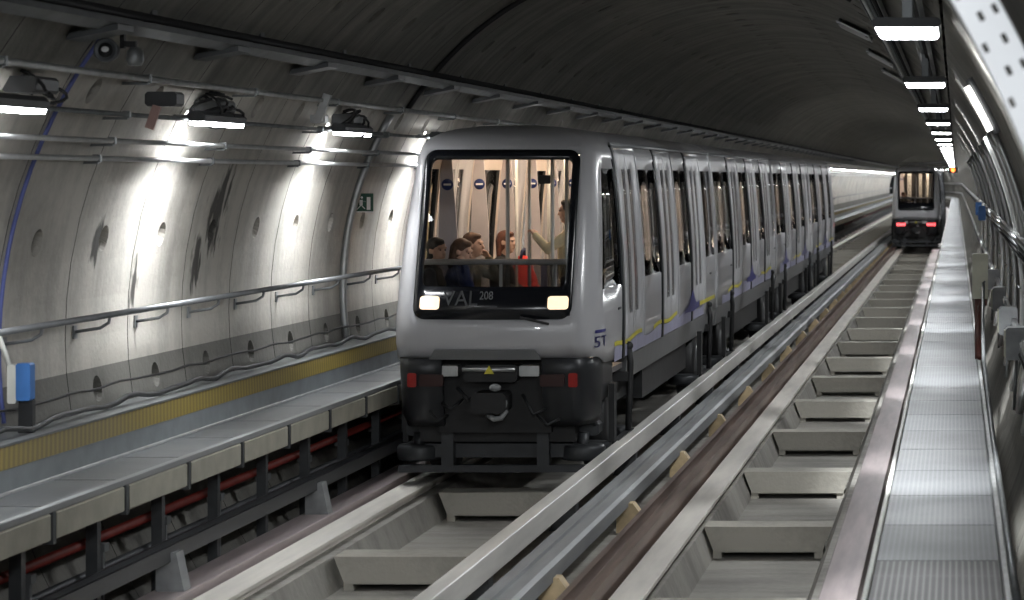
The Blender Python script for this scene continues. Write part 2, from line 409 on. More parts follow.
long_thing('running_strip', 'pale running strip beside the brown rail in the empty track', 'running strip', [(-2.51, -.10), (-2.36, -.10), (-2.36, -.04), (-2.31, -.035), (-2.31, -.004), (-2.314, 0), (-2.556, 0), (-2.56, -.004), (-2.56, -.035), (-2.51, -.04)], M['strip'], group='pale running strips')
long_thing('running_rail', 'broad plum-brown steel running rail beside the right-hand walkway', 'rail', rect(-1.0, -.72, -.10, .05), M['steel_plum'])
long_thing('steel_rail', 'brown-grey flat steel rail left of the pale strip before the near train', 'rail', rect(-5.94, -5.665, -.10, .05), M['steel_pale'])
long_thing('steel_rail', 'rusty brown steel rail along the left of the empty track', 'rail', hbar(-2.83, -2.6, -.12, .12, .05), M['steel_brown'])

def guide_bar(label, x0, x1, z0, z1, material, side, prof=None, supp='tan', z_floor=-.12, xs=None, y_to=290, y_from=15.2):
    o = thing('guide_bar', label, 'guide bar', ((x0+x1)/2, 6, z0))
    bm_ = MB(); bm_.sweep(prof or rect(x0, x1, z0, z1), 6, YEND); bm_.build('bar', material, o)
    k = 0
    for i in range(60):
        y = y_from+4.5*i
        if y > y_to: break
        hz = .15 if supp == 'tan' else z1-.05; wd = .24 if supp == 'tan' else .16
        m = MB(); xa = xs if xs is not None else (x1 if side > 0 else x0); w = .09
        vs = []
        for yy in (y-w, y+w):
            vs += [bend((xa-side*.10, yy, z_floor)), bend((xa+side*wd, yy, z_floor)), bend((xa+side*(wd-.03), yy, z_floor+.05)), bend((xa+side*.05, yy, hz)), bend((xa-side*.10, yy, hz))]
        n = 5
        m.add(vs, [tuple(range(n)), tuple(range(2*n-1, n-1, -1))]+[(i2, i2+n, (i2+1) % n+n, (i2+1) % n) for i2 in range(n)])
        m.build('bracket', M[supp], o)
    return o
guide_bar('white-topped guide bar running beside the near train', -3.54, -3.41, .17, .36, M['white_bar'], -1, supp='dark_bar', xs=-3.545, z_floor=-.12)
g2 = guide_bar('grey double guide bar on tan wedge brackets between the tracks', -3.24, -2.97, .12, .265, M['grey_bar'], 1,
          prof=[(-3.24, .12), (-2.97, .12), (-2.97, .235), (-3.0, .26), (-3.10, .26), (-3.105, .24), (-3.125, .24), (-3.13, .265), (-3.22, .265), (-3.24, .25)], supp='tan', xs=-2.98)
guide_bar('dark guide bar below the left-hand walkway', -5.92, -5.79, .27, .385, M['dark_bar'], 1, prof=hbar(-5.92, -5.79, .27, .385, .025), supp='grey_bar', xs=-5.80, z_floor=-.10)

# ------------------------------------------------------------------ concrete cross beams in the troughs
def cross_beam(cx, hw):
    m = MB(); vs = []
    for y in (0, .42):
        vs += [(-hw+.11, y, -.29), (hw-.11, y, -.29), (hw-.02, y, -.06), (-hw+.02, y, -.06)]
    m.add(vs, [(0, 1, 2, 3), (7, 6, 5, 4), (0, 4, 5, 1), (1, 5, 6, 2), (2, 6, 7, 3), (3, 7, 4, 0)])
    # the low sill the beam stands on, leaving a drain slot beneath its middle
    m.box(-hw+.1, -hw+.18, .02, .40, -.355, -.28); m.box(hw-.18, hw-.1, .02, .40, -.355, -.28); m.box(-hw+.15, hw-.15, .36, .40, -.355, -.28)
    return m
b = cross_beam(0, .6).build('cross_beam', M['beam']); tag(b, '', 'cross beam', 'concrete cross beams of the empty track', 'thing')
place_row(b, [(-1.705, 19.6+4.5*k, 0) for k in range(21)], '%s concrete cross beam from the front in the empty track', 'far concrete cross beam in the empty track', 12)
b = cross_beam(0, .6).build('cross_beam', M['beam']); tag(b, '', 'cross beam', 'concrete cross beams before the near train', 'thing')
place_row(b, [(-4.615, 17.7+4.5*k, 0) for k in range(3)], '%s concrete cross beam from the front, ahead of the near train', '', 3)
b = cross_beam(0, .6).build('cross_beam', M['beam']); tag(b, '', 'cross beam', 'concrete cross beams behind the near train', 'thing')
place_row(b, [(-4.615, 85+4.5*k, 0) for k in range(28)], '%s', 'far concrete cross beam in the track behind the near train', 0)

# ------------------------------------------------------------------ left walkway
WZ = 1.0
wl = thing('walkway', 'grated service walkway along the left wall, cream panels on its edge', 'walkway', (-6.0, 12, 0))
for i in range(90):
    y = 8+1.5*i
    MB().cbox(-6.285, -5.81, y+.008, y+1.492, WZ-.04, WZ, .006).build('grating_panel', M['grate'], wl)
far = MB(); far.sweep(rect(-6.285, -5.81, WZ-.04, WZ), 8+135, YEND); o = far.build('grating_panel', M['grate'], wl)
MB().sweep(rect(-5.81, -5.76, WZ-.034, WZ+.015), 8, YEND).build('edge_angle', M['grey_bar'], wl)
MB().sweep(rect(-6.30, -6.285, WZ-.05, WZ+.02), 8, YEND).build('edge_angle', M['metal'], wl)
for i in range(90):
    y = 9.47+1.5*i-1.5
    MB().cbox(-5.80, -5.755, y+.06, y+1.44, WZ-.21, WZ-.035, .01).build('fascia_panel', M['cream'], wl)
    p = MB(); p.box(-6.03, -5.95, y-.04, y+.04, -.28, WZ-.05); p.box(-6.2, -5.80, y-.03, y+.03, WZ-.12, WZ-.045)
    p.box(-5.82, -5.75, y-.03, y+.03, WZ-.235, WZ-.03); p.build('post', M['tray_dark'], wl)
MB().sweep(rect(-5.80, -5.755, WZ-.21, WZ-.035), 9.47+133.5, YEND).build('fascia_panel', M['cream'], wl)
# cable duct behind it: kick plate below, yellow hazard band above
dk = thing('cable_duct', 'long cable duct behind the left walkway with yellow hazard band', 'cable duct', (-6.45, 12, 1.0))
MB().sweep([(-6.62, .98), (-6.30, .98), (-6.30, 1.165), (-6.62, 1.165)], 8, YEND).build('kick_plate', M['kick'], dk)
MB().sweep([(-6.62, 1.166), (-6.298, 1.166), (-6.33, 1.31), (-6.62, 1.31)], 8, YEND).build('hazard_band', M['hazard'], dk)
MB().sweep([(-6.64, 1.311), (-6.325, 1.311), (-6.325, 1.325), (-6.64, 1.325)], 8, YEND).build('lid', M['tray'], dk)
def wavy(label, x, z, amp, r, material, wl_, name='cable', y1=120, group=None):
    pts = []; y = 8.0; ph = random.random()*6
    while y < y1:
        pts.append((x+.02*math.sin(y*1.7+ph), y, z+amp*(math.sin(y*2*PI/wl_+ph)*.6+math.sin(y*2*PI/(wl_*.63)+1)*.4))); y += .25
    return tag(MB().tube(pts, r, 6, 0).build(name, material), label, 'cable', group)
wavy('thick dark sagging cable on the cable duct lid by the left wall', -6.46, 1.375, .028, .022, M['dark'], 1.5)
wavy('thin dark cable above the sagging cable by the left wall', -6.58, 1.49, .012, .01, M['black'], 1.5)
# pipes under the walkway
rp = thing('pipe', 'red pipe running below the left walkway', 'pipe', (-6.10, 12, .52))
MB().pipe(-6.10, .54, .035, 8, YEND).build('tube', M['red'], rp)
for i in range(40):
    y = 8.4+1.5*i; MB().box(-6.17, -6.05, y, y+.10, .44, .50).box(-6.13, -6.07, y+.03, y+.07, -.3, .45).build('clamp', M['tray'], rp)
tag(MB().pipe(-6.13, .30, .03, 8, YEND).build('pipe', M['dark_bar']), 'dark pipe beneath the red pipe', 'pipe')

# handrail
hr = thing('handrail', 'grey tube handrail along the left tunnel wall', 'handrail', (-6.44, 12, 2.06))
MB().pipe(-6.43, 2.06, .024, 6, YEND).build('rail', M['rail'], hr)
for i in range(90):
    y = 8.2+1.5*i
    MB().tube([(-6.70, y, 1.93), (-6.50, y, 1.96), (-6.44, y+.02, 2.0), (-6.43, y+.02, 2.05)], .014, 6).box(-6.72, -6.685, y-.04, y+.04, 1.88, 1.98).build('bracket', M['rail'], hr)

# pipes and conduits high on the left wall
def pipe_run(label, x, z, r, material, name='conduit', clip=None, group='conduits along the left wall'):
    o = thing(name, label, 'conduit', (x, 12, z), group); MB().pipe(x, z, r, 6, YEND).build('tube', material, o)
    for i in range(45):
        y = 7.7+3*i; xw = CX-math.sqrt(R*R-(z-CZ)**2)
        MB().box(xw-.02, x+.01, y-.02, y+.02, z-r-.02, z-r).box(x-r-.008, x+r+.008, y-.02, y+.02, z-r-.008, z+r+.008).build('clip', M['tray'], o)
    return o
pipe_run('bright conduit, lowest of those below the left wall lamps', -6.36, 3.245, .021, M['conduit'])
pipe_run('bright conduit, upper of the pair below the left wall lamps', -6.25, 3.375, .02, M['conduit'])
pipe_run('thin conduit level with the left wall lamps', -6.14, 3.57, .018, M['tray'])
pipe_run('thick conduit above the left wall lamps', -5.99, 3.835, .024, M['metal'])
tr = thing('cable_tray', 'dark cable tray high on the left of the vault', 'cable tray', (-5.72, 12, 4.16))
MB().sweep([(-5.77, 4.10), (-5.66, 4.15), (-5.665, 4.19), (-5.675, 4.19), (-5.68, 4.165), (-5.77, 4.125), (-5.79, 4.16), (-5.80, 4.155)], 6, YEND).build('trough', M['tray_dark'], tr)
for i in range(60):
    y = 8.9+3*i
    if y > 150: break
    mm = MB(); mm.add([(-5.97, y, 4.08), (-5.64, y, 4.14), (-5.64, y, 4.10), (-5.99, y, 4.03), (-5.97, y+.35, 4.08), (-5.64, y+.35, 4.14), (-5.64, y+.35, 4.10), (-5.99, y+.35, 4.03)],
             [(0, 1, 2, 3), (7, 6, 5, 4), (0, 4, 5, 1), (1, 5, 6, 2), (2, 6, 7, 3), (3, 7, 4, 0)]); mm.build('arm', M['tray_dark'], tr)
    mb2 = MB().box(-5.88, -5.80, y+1.3, y+1.42, 4.22, 4.36); mb2.build('clamp', M['housing'], tr)
tag(MB().pipe(-5.70, 4.23, .03, 6, YEND).build('cable', M['black']), 'black cable lying in the left cable tray', 'cable')

# ------------------------------------------------------------------ left wall lamps
lp = thing('wall_lamp', '', 'lamp', (0, 0, 0), 'lamps along the left wall')
MB().prism([(-.06, 0), (.06, 0), (.07, .05), (.03, .085), (-.05, .085), (-.08, .05)], -.62, .62).build('housing', M['housing'], lp)
MB().prism([(-.055, -.03), (.045, -.03), (.055, -.001), (-.06, -.001)], -.6, .6).build('diffuser', M['lamp_l'], lp)
MB().box(-.30, -.04, -.35, -.31, .03, .06).box(-.30, -.04, .31, .35, .03, .06).build('bracket', M['tray'], lp)
def beam(parent, loc, aim, power, angle, blend, size):
    d = bpy.data.lights.new('lamp_beam', 'SPOT'); d.energy = power; d.spot_size = math.radians(angle); d.spot_blend = blend; d.shadow_soft_size = size
    d.color = (.95, .98, 1); o = bpy.data.objects.new('lamp_beam', d); COL.objects.link(o); o.parent = parent
    o.location = loc; o.rotation_euler = (Vector(aim)-Vector(loc)).to_track_quat('-Z', 'Y').to_euler()
ad = bpy.data.lights.new('lamp_glow', 'AREA'); ad.shape = 'RECTANGLE'; ad.size = 1.15; ad.size_y = .08; ad.energy = LEFT_SPOT; ad.spread = math.radians(125); ad.color = (.95, .98, 1)
ao = bpy.data.objects.new('lamp_glow', ad); COL.objects.link(ao); ao.parent = lp; ao.location = (-.01, 0, -.045)
ao.rotation_euler = Vector((-.62, 0, -1.0)).to_track_quat('-Z', 'X').to_euler()
spots = [(-6.02, 16.85+4.85*k, 3.55) for k in range(68)]
LN = {0: 'lamp on the left wall at the picture edge', 1: 'lamp on the left wall over the dark leak stain', 2: 'lamp on the left wall nearest the near train'}
for i, p in enumerate(spots):
    lab = LN.get(i, 'distant lamp on the left wall beyond the near train'); q = bend(p)
    if i == 0: lp.location = q; lp['label'] = lab
    else: dup(lp, q, bend_rot(p[1]), lab)

# ------------------------------------------------------------------ right-hand lamps
lr = thing('ceiling_lamp', '', 'lamp', (0, 0, 0), 'lamps over the right walkway')
MB().cbox(-.21, .21, -.55, .55, 0, .06, .02).build('housing', M['housing'], lr)
MB().prism([(-.17, -.018), (.17, -.018), (.19, -.001), (-.19, -.001)], -.52, .52).build('diffuser', M['lamp_r'], lr)
for yh in (-.28, .28): MB().box(-.03, .03, yh-.02, yh+.02, .06, .32).build('hanger', M['tray'], lr)
beam(lr, (0, 0, -.07), (.1, 1.9, -3), RIGHT_SPOT, 35, .9, .12)
for yb in (-3.0, 3.0): beam(lr, (-.1, 0, -.05), (-2.3, yb, -2.5), TRACK_SPOT, 86, .85, .12)
beam(lr, (.1, 0, -.05), (1.0, .4, -1.2), WALL_SPOT, 100, .8, .1)
place_row(lr, [(-.30, 16.6+9.3*k, 4.01) for k in range(36)], '%s ceiling lamp from the front over the right walkway', 'distant ceiling lamp over the right walkway', 7)

# ------------------------------------------------------------------ right walkway
wr = thing('walkway', 'bright grated walkway along the right wall beside the empty track', 'walkway', (-.1, 12, 0))
for i in range(90):
    y = 10.1+1.5*i
    MB().cbox(-.44, .24, y+.008, y+1.492, WZ-.04, WZ, .006).build('grating_panel', M['grate_bars'] if y < 13.2 else M['grate'], wr)
MB().sweep(rect(-.44, .24, WZ-.04, WZ), 10.1+135, YEND).build('grating_panel', M['grate'], wr)
MB().sweep(rect(-.47, -.44, WZ-.12, WZ+.02), 10, YEND).build('edge_angle', M['offwhite'], wr)
MB().sweep(rect(.24, .275, WZ-.05, WZ+.05), 10, YEND).build('edge_angle', M['metal'], wr)
for i in range(60):
    y = 10.1+3*i
    if y > 170: break
    MB().box(-.45, -.38, y-.03, y+.03, -.3, WZ-.04).box(-.4, .2, y-.03, y+.03, WZ-.12, WZ-.045).build('post', M['tray'], wr)

# ------------------------------------------------------------------ hoops round the lining and small wall fittings
def hoop(name, label, cat, y, d0, d1, r, material, off=.03, group=None):
    n = max(4, int(abs(d1-d0)/3)); pts = [ringpt(d0+(d1-d0)*k/n, y, R-off) for k in range(n+1)]
    return tag(MB().tube(pts, r, 8).build(name, material), label, cat, group)
hoop('conduit', 'black cable hoop arching up the vault over the near train', 'cable', 29.6, 148, 60, .03, M['black'], .03)
hoop('conduit', 'grey conduit running up the left wall beside the green sign', 'conduit', 28.9, 189, 149, .04, M['metal'], .04)
hoop('cable', 'blue cable running up the left wall at the picture edge', 'cable', 18.55, 188, 141, .016, M['cableblue'], .025)
# blue box on a dark stand
bx = thing('switch_box', 'blue-fronted switch box on a dark post by the left wall', 'box', (-6.5, 18.55, 1.32))
MB().cbox(-6.60, -6.54, 18.50, 18.62, 1.53, 1.80, .01).build('back_case', M['offwhite'], bx)
MB().cbox(-6.54, -6.44, 18.50, 18.60, 1.55, 1.81, .012).build('front_cover', M['boxblue'], bx)
MB().box(-6.53, -6.43, 18.52, 18.58, 1.325, 1.55).build('post', M['dark'], bx)
MB().tube([(-6.57, 18.55, 1.7), (-6.62, 18.5, 1.9), (-6.65, 18.48, 2.0)], .02).build('conduit', M['offwhite'], bx)
# green escape sign
yS = 29.3
es = thing('escape_sign', 'green running-man escape sign on the left wall', 'sign', (-6.5, yS, 3.0))
def flat(pts, nrm_y, t, mb, mi=0):   # plate facing the camera
    n = len(pts); vs = [(x, nrm_y, z) for x, z in pts]+[(x, nrm_y+t, z) for x, z in pts]
    mb.add(vs, [tuple(range(n)), tuple(range(2*n-1, n-1, -1))]+[(i, i+n, (i+1) % n+n, (i+1) % n) for i in range(n)], mi); return mb
sx0, sx1, sz0, sz1 = -6.70, -6.42, 2.72, 2.93
SO = len(bpy.data.objects)
flat([(sx0, sz0), (sx1, sz0), (sx1, sz1), (sx0, sz1)], yS, .012, MB()).build('plate', M['green'], es)
fm = MB(); q = yS-.004
fm.box(-6.57, -6.535, q, q+.003, 2.80, 2.86); fm.ball((-6.545, q+.001, 2.885), .014, .002, .014, 8, 6)
for z0, x0, x1, z1 in ((2.80, -6.555, -6.60, 2.75), (2.80, -6.55, -6.51, 2.76), (2.85, -6.55, -6.60, 2.82), (2.85, -6.55, -6.50, 2.84)):
    flat([(x0-.006, z0), (x0+.006, z0), (x1+.006, z1), (x1-.006, z1)], q, .003, fm)
fm.box(-6.49, -6.45, q, q+.003, 2.75, 2.89); fm.build('figure', M['sign_white'], es)
MB().box(sx0, sx1, yS-.003, yS, 2.72, 2.735).build('border', M['sign_white'], es)
# round loudspeaker and the small flood lamp beside it
sp = thing('loudspeaker', 'round loudspeaker with a pale centre under the left cable tray', 'loudspeaker', (-5.85, 18.3, 3.98))
MB().lathe((-5.85, 18.3, 3.98), [(.045, .16), (.07, .10), (.085, 0), (.078, -.012), (.066, 0)], 'y', 24).build('horn', M['grey_dark'], sp)
MB().lathe((-5.85, 18.29, 3.98), [(.05, .012), (.05, 0)], 'y', 24).build('cone', M['black'], sp)
MB().ball((-5.85, 18.285, 3.985), .027, .012, .02).build('dome', M['sign_white'], sp)
MB().box(-5.9, -5.87, 18.34, 18.38, 3.98, 4.16).build('bracket', M['tray'], sp)
fl = thing('floodlight', 'small unlit floodlight beside the round loudspeaker', 'lamp', (-5.7, 18.45, 3.97))
MB().lathe((-5.70, 18.47, 3.94), [(.03, .07), (.055, .04), (.062, -.02), (.045, -.06)], 'z', 20).build('shade', M['tray'], fl)
MB().box(-5.78, -5.69, 18.45, 18.49, 4.01, 4.05).box(-5.8, -5.77, 18.45, 18.49, 4.0, 4.13).build('bracket', M['black'], fl)
# junction clutter: bracket + tilted plate, cable tangles
jp = thing('junction_plate', 'tilted pinkish plate hanging by the second left wall lamp', 'plate', (-6.05, 19.9, 3.62))
m = MB(); m.add([(-6.07, 19.9, 3.48), (-6.01, 19.9, 3.46), (-5.95, 19.9, 3.63), (-6.01, 19.9, 3.65), (-6.07, 19.93, 3.48), (-6.01, 19.93, 3.46), (-5.95, 19.93, 3.63), (-6.01, 19.93, 3.65)], [(0, 1, 2, 3), (7, 6, 5, 4), (0, 4, 5, 1), (1, 5, 6, 2), (2, 6, 7, 3), (3, 7, 4, 0)])
m.build('plate', M['pink'], jp)
MB().cbox(-6.10, -5.86, 20.0, 20.2, 3.64, 3.75, .02).build('junction_box', M['housing'], jp)
def tangle(label, y, x, z, n, spread, material):
    t = thing('cable_tangle', label, 'cables', (x, y, z))
    for k in range(n):
        pts = []; a = random.random()*6; rr = spread*(.5+random.random()*.6); cy = y+random.uniform(-.25, .25); cz = z+random.uniform(-.08, .08)
        for j in range(13):
            u = a+j*PI*1.6/12; pts.append((x-.1+.12*math.sin(j*.5+k), cy+rr*.9*math.cos(u), cz+rr*.55*math.sin(u)))
        MB().tube(pts, .012, 6).build('loop', material, t)
    MB().cbox(x-.24, x-.02, y-.2, y+.25, z-.04, z+.07, .02).build('splice_box', M['housing'], t)
    return t
tangle('black cable tangle above the second left wall lamp', 21.9, -5.98, 3.67, 7, .2, M['black'])
tangle('dark cable tangle above the third left wall lamp', 26.7, -5.98, 3.67, 7, .2, M['black'])
tangle('small cable coil near the blue cable on the left wall', 17.6, -6.0, 3.70, 3, .15, M['black'])
bk = thing('bracket', 'pale blue-grey bracket clamped to the thick conduit on the left', 'bracket', (-5.98, 25.1, 3.75))
m = MB(); m.add([(-6.06, 25.1, 3.66), (-5.99, 25.1, 3.64), (-5.90, 25.1, 3.88), (-5.97, 25.1, 3.90), (-6.06, 25.16, 3.66), (-5.99, 25.16, 3.64), (-5.90, 25.16, 3.88), (-5.97, 25.16, 3.90)], [(0, 1, 2, 3), (7, 6, 5, 4), (0, 4, 5, 1), (1, 5, 6, 2), (2, 6, 7, 3), (3, 7, 4, 0)])
m.build('arm', M['metal'], bk); MB().cbox(-6.12, -5.98, 25.2, 25.34, 3.62, 3.70, .01).build('foot', M['conduit'], bk)

# ------------------------------------------------------------------ right wall fittings
def tray_run(label, deg, w, material, r_off=.05, y0=9):
    a = math.radians(deg); t = Vector((-math.sin(a), math.cos(a))); nrm = Vector((math.cos(a), math.sin(a)))
    c = Vector((CX, CZ))+nrm*(R-r_off)
    p = [c-t*w/2, c+t*w/2, c+t*w/2-nrm*.04, c+t*(w/2-.01)-nrm*.04, c+t*(w/2-.01)-nrm*.008, c-t*(w/2-.01)-nrm*.008, c-t*(w/2-.01)-nrm*.04, c-t*w/2-nrm*.04]
    o = thing('cable_tray', label, 'cable tray', (c.x, 12, c.y), 'cable trays along the right wall')
    MB().sweep([(q.x, q.y) for q in p], y0, YEND).build('trough', material, o)
    for k in range(3):
        cc = c+t*(w*(k-1)*.28)-nrm*.03
        MB().pipe(cc.x, cc.y, .022, y0, YEND, 8).build('cable', M[('black', 'tray', 'conduit')[k]], o)
    return o
tray_run('broad dark cable tray overhead beside the ceiling lamps', 53, .34, M['tray'], .06, 8)
tray_run('cable tray high on the right wall above the lamps\' level', 42, .22, M['tray'], .06, 10)
tray_run('pale cable tray at shoulder height on the right wall', 9, .22, M['metal'], .05, 15)
tray_run('pale cable tray at knee height on the right wall', -6, .18, M['metal'], .05, 15)
# perforated cable tray climbing the lining close by
pt = thing('perforated_tray', 'white perforated tray climbing the right wall close to the viewer', 'cable tray', (.15, 8.1, 3.3))
mm = MB(); dd = [14+.5*k for k in range(72)]; rr = [3.45+.13*k/8 for k in range(9)]
for i in range(len(dd)-1):
    for j in range(8):
        if (i % 6 == 2 and j in (1, 5)) or (i % 6 == 5 and j in (3, 6)): continue         # punched slots
        a, b_ = dd[i], dd[i+1]
        mm.add([ringpt(a, 8.0, rr[j]), ringpt(b_, 8.0, rr[j]), ringpt(b_, 8.0, rr[j+1]), ringpt(a, 8.0, rr[j+1])], [(0, 1, 2, 3)])
mm.build('web', M['white'], pt, doubles=True, solid=.003)
for r_ in (3.45, 3.577):
    mm = MB()
    for i in range(len(dd)-1):
        a, b_ = dd[i], dd[i+1]
        vs = [ringpt(a, 8.0, r_), ringpt(b_, 8.0, r_), ringpt(b_, 8.06, r_), ringpt(a, 8.06, r_), ringpt(a, 8.0, r_+.003), ringpt(b_, 8.0, r_+.003), ringpt(b_, 8.06, r_+.003), ringpt(a, 8.06, r_+.003)]
        mm.add(vs, [(0, 3, 2, 1), (4, 5, 6, 7), (0, 1, 5, 4), (2, 3, 7, 6)])
    mm.build('flange', M['white'], pt)
for dg_ in (20, 34, 48): MB().tube([ringpt(dg_, 8.03, 3.57), ringpt(dg_, 8.03, R+.01)], .014, 6).build('bracket', M['tray'], pt)
# lit tube following the ring
tl = thing('tube_lamp', 'lit tube lamp mounted up the right wall behind the perforated tray', 'lamp', (.15, 18, 3.55))
pts = [ringpt(25.2+.9*k, 18.0, R-.13) for k in range(7)]
MB().tube(pts, .022, 10).build('tube', M['tube'], tl)
pts = [ringpt(24.6+.95*k, 18.06, R-.09) for k in range(8)]
MB().tube(pts, .03, 6).build('housing', M['housing'], tl)
# pale risers hugging the right wall
gs = ['close to the viewer', 'beyond the first', 'level with the beige cabinet', 'just past the beige cabinet', 'farther along', 'farthest along']
for i, y in enumerate((21.5, 23.5, 26.0, 29.5, 33.0, 37.5, 43.0, 49.0, 57.0, 66.0)):
    rz = thing('cable_riser', ('%s bundle of pale conduits climbing the right wall from the front' % ORD[i]) if i < 10 else '', 'conduit', ringpt(5, y, R-.03), 'conduit bundles climbing the right wall')
    for k in range(3):
        n = 14; pts = [ringpt(-14+40*j/n, y+.16*k+.05*math.sin(j*.4+k), R-.04) for j in range(n+1)]
        MB().tube(pts, .026, 8).build('pipe', M[('conduit', 'offwhite', 'metal')[k]], rz)
    MB().cyl(ringpt(2, y-.05, R-.08), ringpt(2, y+.42, R-.08), .012).build('clamp', M['tray'], rz)
for i, (dg_, y) in enumerate(((64.5, 37), (61.5, 44), (60.5, 51))):
    o = thing('ceiling_plate', '%s blue-grey plate from the front on the vault beside the ceiling lamps' % ORD[i], 'plate', ringpt(dg_, y, R-.03), 'plates on the vault')
    m = MB(); q = [ringpt(dg_+a, y+b_, R-r_) for r_ in (.07, .05) for a, b_ in ((-4, 0), (4, 0), (4, 1.6), (-4, 1.6))]
    m.add(q, [(0, 1, 2, 3), (7, 6, 5, 4), (0, 4, 5, 1), (1, 5, 6, 2), (2, 6, 7, 3), (3, 7, 4, 0)]); m.build('plate', M['metal'], o)
    for a, b_ in ((-3.4, .15), (3.4, .15), (3.4, 1.45), (-3.4, 1.45)): MB().cyl(ringpt(dg_+a, y+b_, R-.085), ringpt(dg_+a, y+b_, R), .02, None, 8).build('bolt', M['tray'], o)
# cabinet, bundle, hose
cb = thing('cabinet', 'small beige cabinet standing at the edge of the right walkway', 'cabinet', (.2, 31, 1.02))
MB().cbox(.19, .37, 30.8, 31.0, 1.70, 2.22, .01).build('case', M['beige'], cb)
MB().box(.20, .36, 30.79, 30.80, 1.73, 2.19).build('door', M['beige'], cb)
MB().cyl((.33, 30.785, 1.9), (.33, 30.76, 1.9), .012).build('handle', M['tray'], cb)
MB().box(.22, .25, 30.86, 30.92, 1.0, 1.72).box(.24, .36, 30.86, 30.92, 1.62, 1.70).build('post', M['brick'], cb)
tag(MB().tube([(.30, 30.6, 1.66), (.27, 30.4, 1.5), (.25, 29.9, 1.30), (.26, 29.4, 1.12)], .035).build('hose', M['brick']), 'red-brown hose hanging from the beige cabinet', 'hose')
tag(MB().tube([(.31, 30.2, 1.9), (.29, 29.0, 1.55), (.28, 27.0, 1.25), (.29, 24.5, 1.12), (.285, 21, 1.09), (.29, 17, 1.08), (.29, 12, 1.08)], .02).build('cable', M['tray']), 'grey cable sweeping down to the right walkway edge', 'cable')
for i, y in enumerate((50, 57)):
    tag(MB().cbox(.42, .56, y, y+.25, 2.3, 2.58, .02).build('junction_box', M['boxblue']), '%s blue junction box from the front on the right wall' % ORD[i], 'box', 'blue boxes on the right wall')
for i, y in enumerate((24.5, 28.4, 33.5, 40.0)):
    o = thing('wall_box', '%s grey junction box from the front on the right wall' % ORD[i], 'box', (.3, y, 1.5), 'grey boxes on the right wall')
    MB().cbox(.46, .66, y, y+.3, 1.42, 1.72, .02).build('case', M['grey_bar'], o); MB().box(.445, .46, y+.02, y+.28, 1.45, 1.69).build('lid', M['beige'], o)
    MB().cyl((.56, y+.15, 1.42), (.54, y+.15, .95), .015).build('conduit', M['tray'], o)
# floor edge by the right wall: dark ballast lip; amber signal
sg = thing('signal', 'small amber signal lamp above the far end of the right walkway', 'signal', (-.17, 150, 3.55))
MB().cbox(-.42, .08, 150, 150.2, 3.4, 3.72, .03).build('case', M['dark'], sg)
MB().lathe((-.17, 149.98, 3.56), [(.12, .02), (.12, 0), (.09, -.03)], 'y', 20).build('lens', M['amber'], sg)
MB().cyl((-.17, 150.1, 3.7), (-.17, 150.1, 4.1), .03).build('hanger', M['dark'], sg)

# ------------------------------------------------------------------ trains
WT = [(.7, .96), (.9, 1.0), (1.2, 1.045), (1.6, 1.05), (1.97, 1.045), (2.3, 1.03), (2.6, 1.01), (2.9, .985), (3.2, .955), (3.36, .93), (3.42, .91), (3.5, .86), (3.56, .77), (3.61, .62), (3.64, .42), (3.66, 0)]
YF = [(.7, 26.50), (.9, 26.42), (1.2, 26.36), (1.45, 26.30), (1.73, 26.33), (2.3, 26.55), (2.8, 26.75), (3.2, 26.93), (3.36, 27.02), (3.5, 27.15), (3.6, 27.4), (3.66, 27.8)]
def interp(T, z):
    if z <= T[0][0]: return T[0][1]
    for (a, va), (b, vb) in zip(T, T[1:]):
        if z <= b: return va+(vb-va)*(z-a)/(b-a)
    return T[-1][1]
def w_(z): return interp(WT, z)
def yfront(xr, z, off=0): return interp(YF, z)-off+.10*(xr/.8)**2
ZR = [1.17, 1.45, 1.62, 1.73, 1.97, 2.3, 2.6, 2.9, 3.2, 3.36, 3.42, 3.5, 3.56, 3.61, 3.64, 3.66]
FX = [0, .25, .5, .775]
def nose_ring(z, off=0, wz=None):
    """half plan of the nose from centre to side, ends at y = 28.45"""
    w = (w_(z) if wz is None else wz)+off; k = min(1, max(0, (w-.05)/.85)); pts = []
    for x in FX: pts.append((x*k, yfront(x, z, off)))
    xe = .80*k; rx = max(0, w-xe); ye = yfront(.8, z, off); ry = .62
    for a in (8, 22, 38, 54, 70, 82, 90): pts.append((xe+rx*math.sin(math.radians(a)), ye+ry*(1-math.cos(math.radians(a)))))
    y_e = ye+ry
    pts.append((w, max(y_e+.02, 27.86))); pts.append((w, 28.44))
    return pts
CARLEN, C0 = 13.07, 26.55
def car_layout(i):
    s = C0+CARLEN*i
    a = 28.44 if i == 0 else s+.10
    b = s+CARLEN-.12
    if i == 3: b = s+CARLEN-2.0
    sl = [28.45, 32.25, 35.85] if i == 0 else [s+2.85, s+6.6, s+9.9]
    return s, a, b, sl
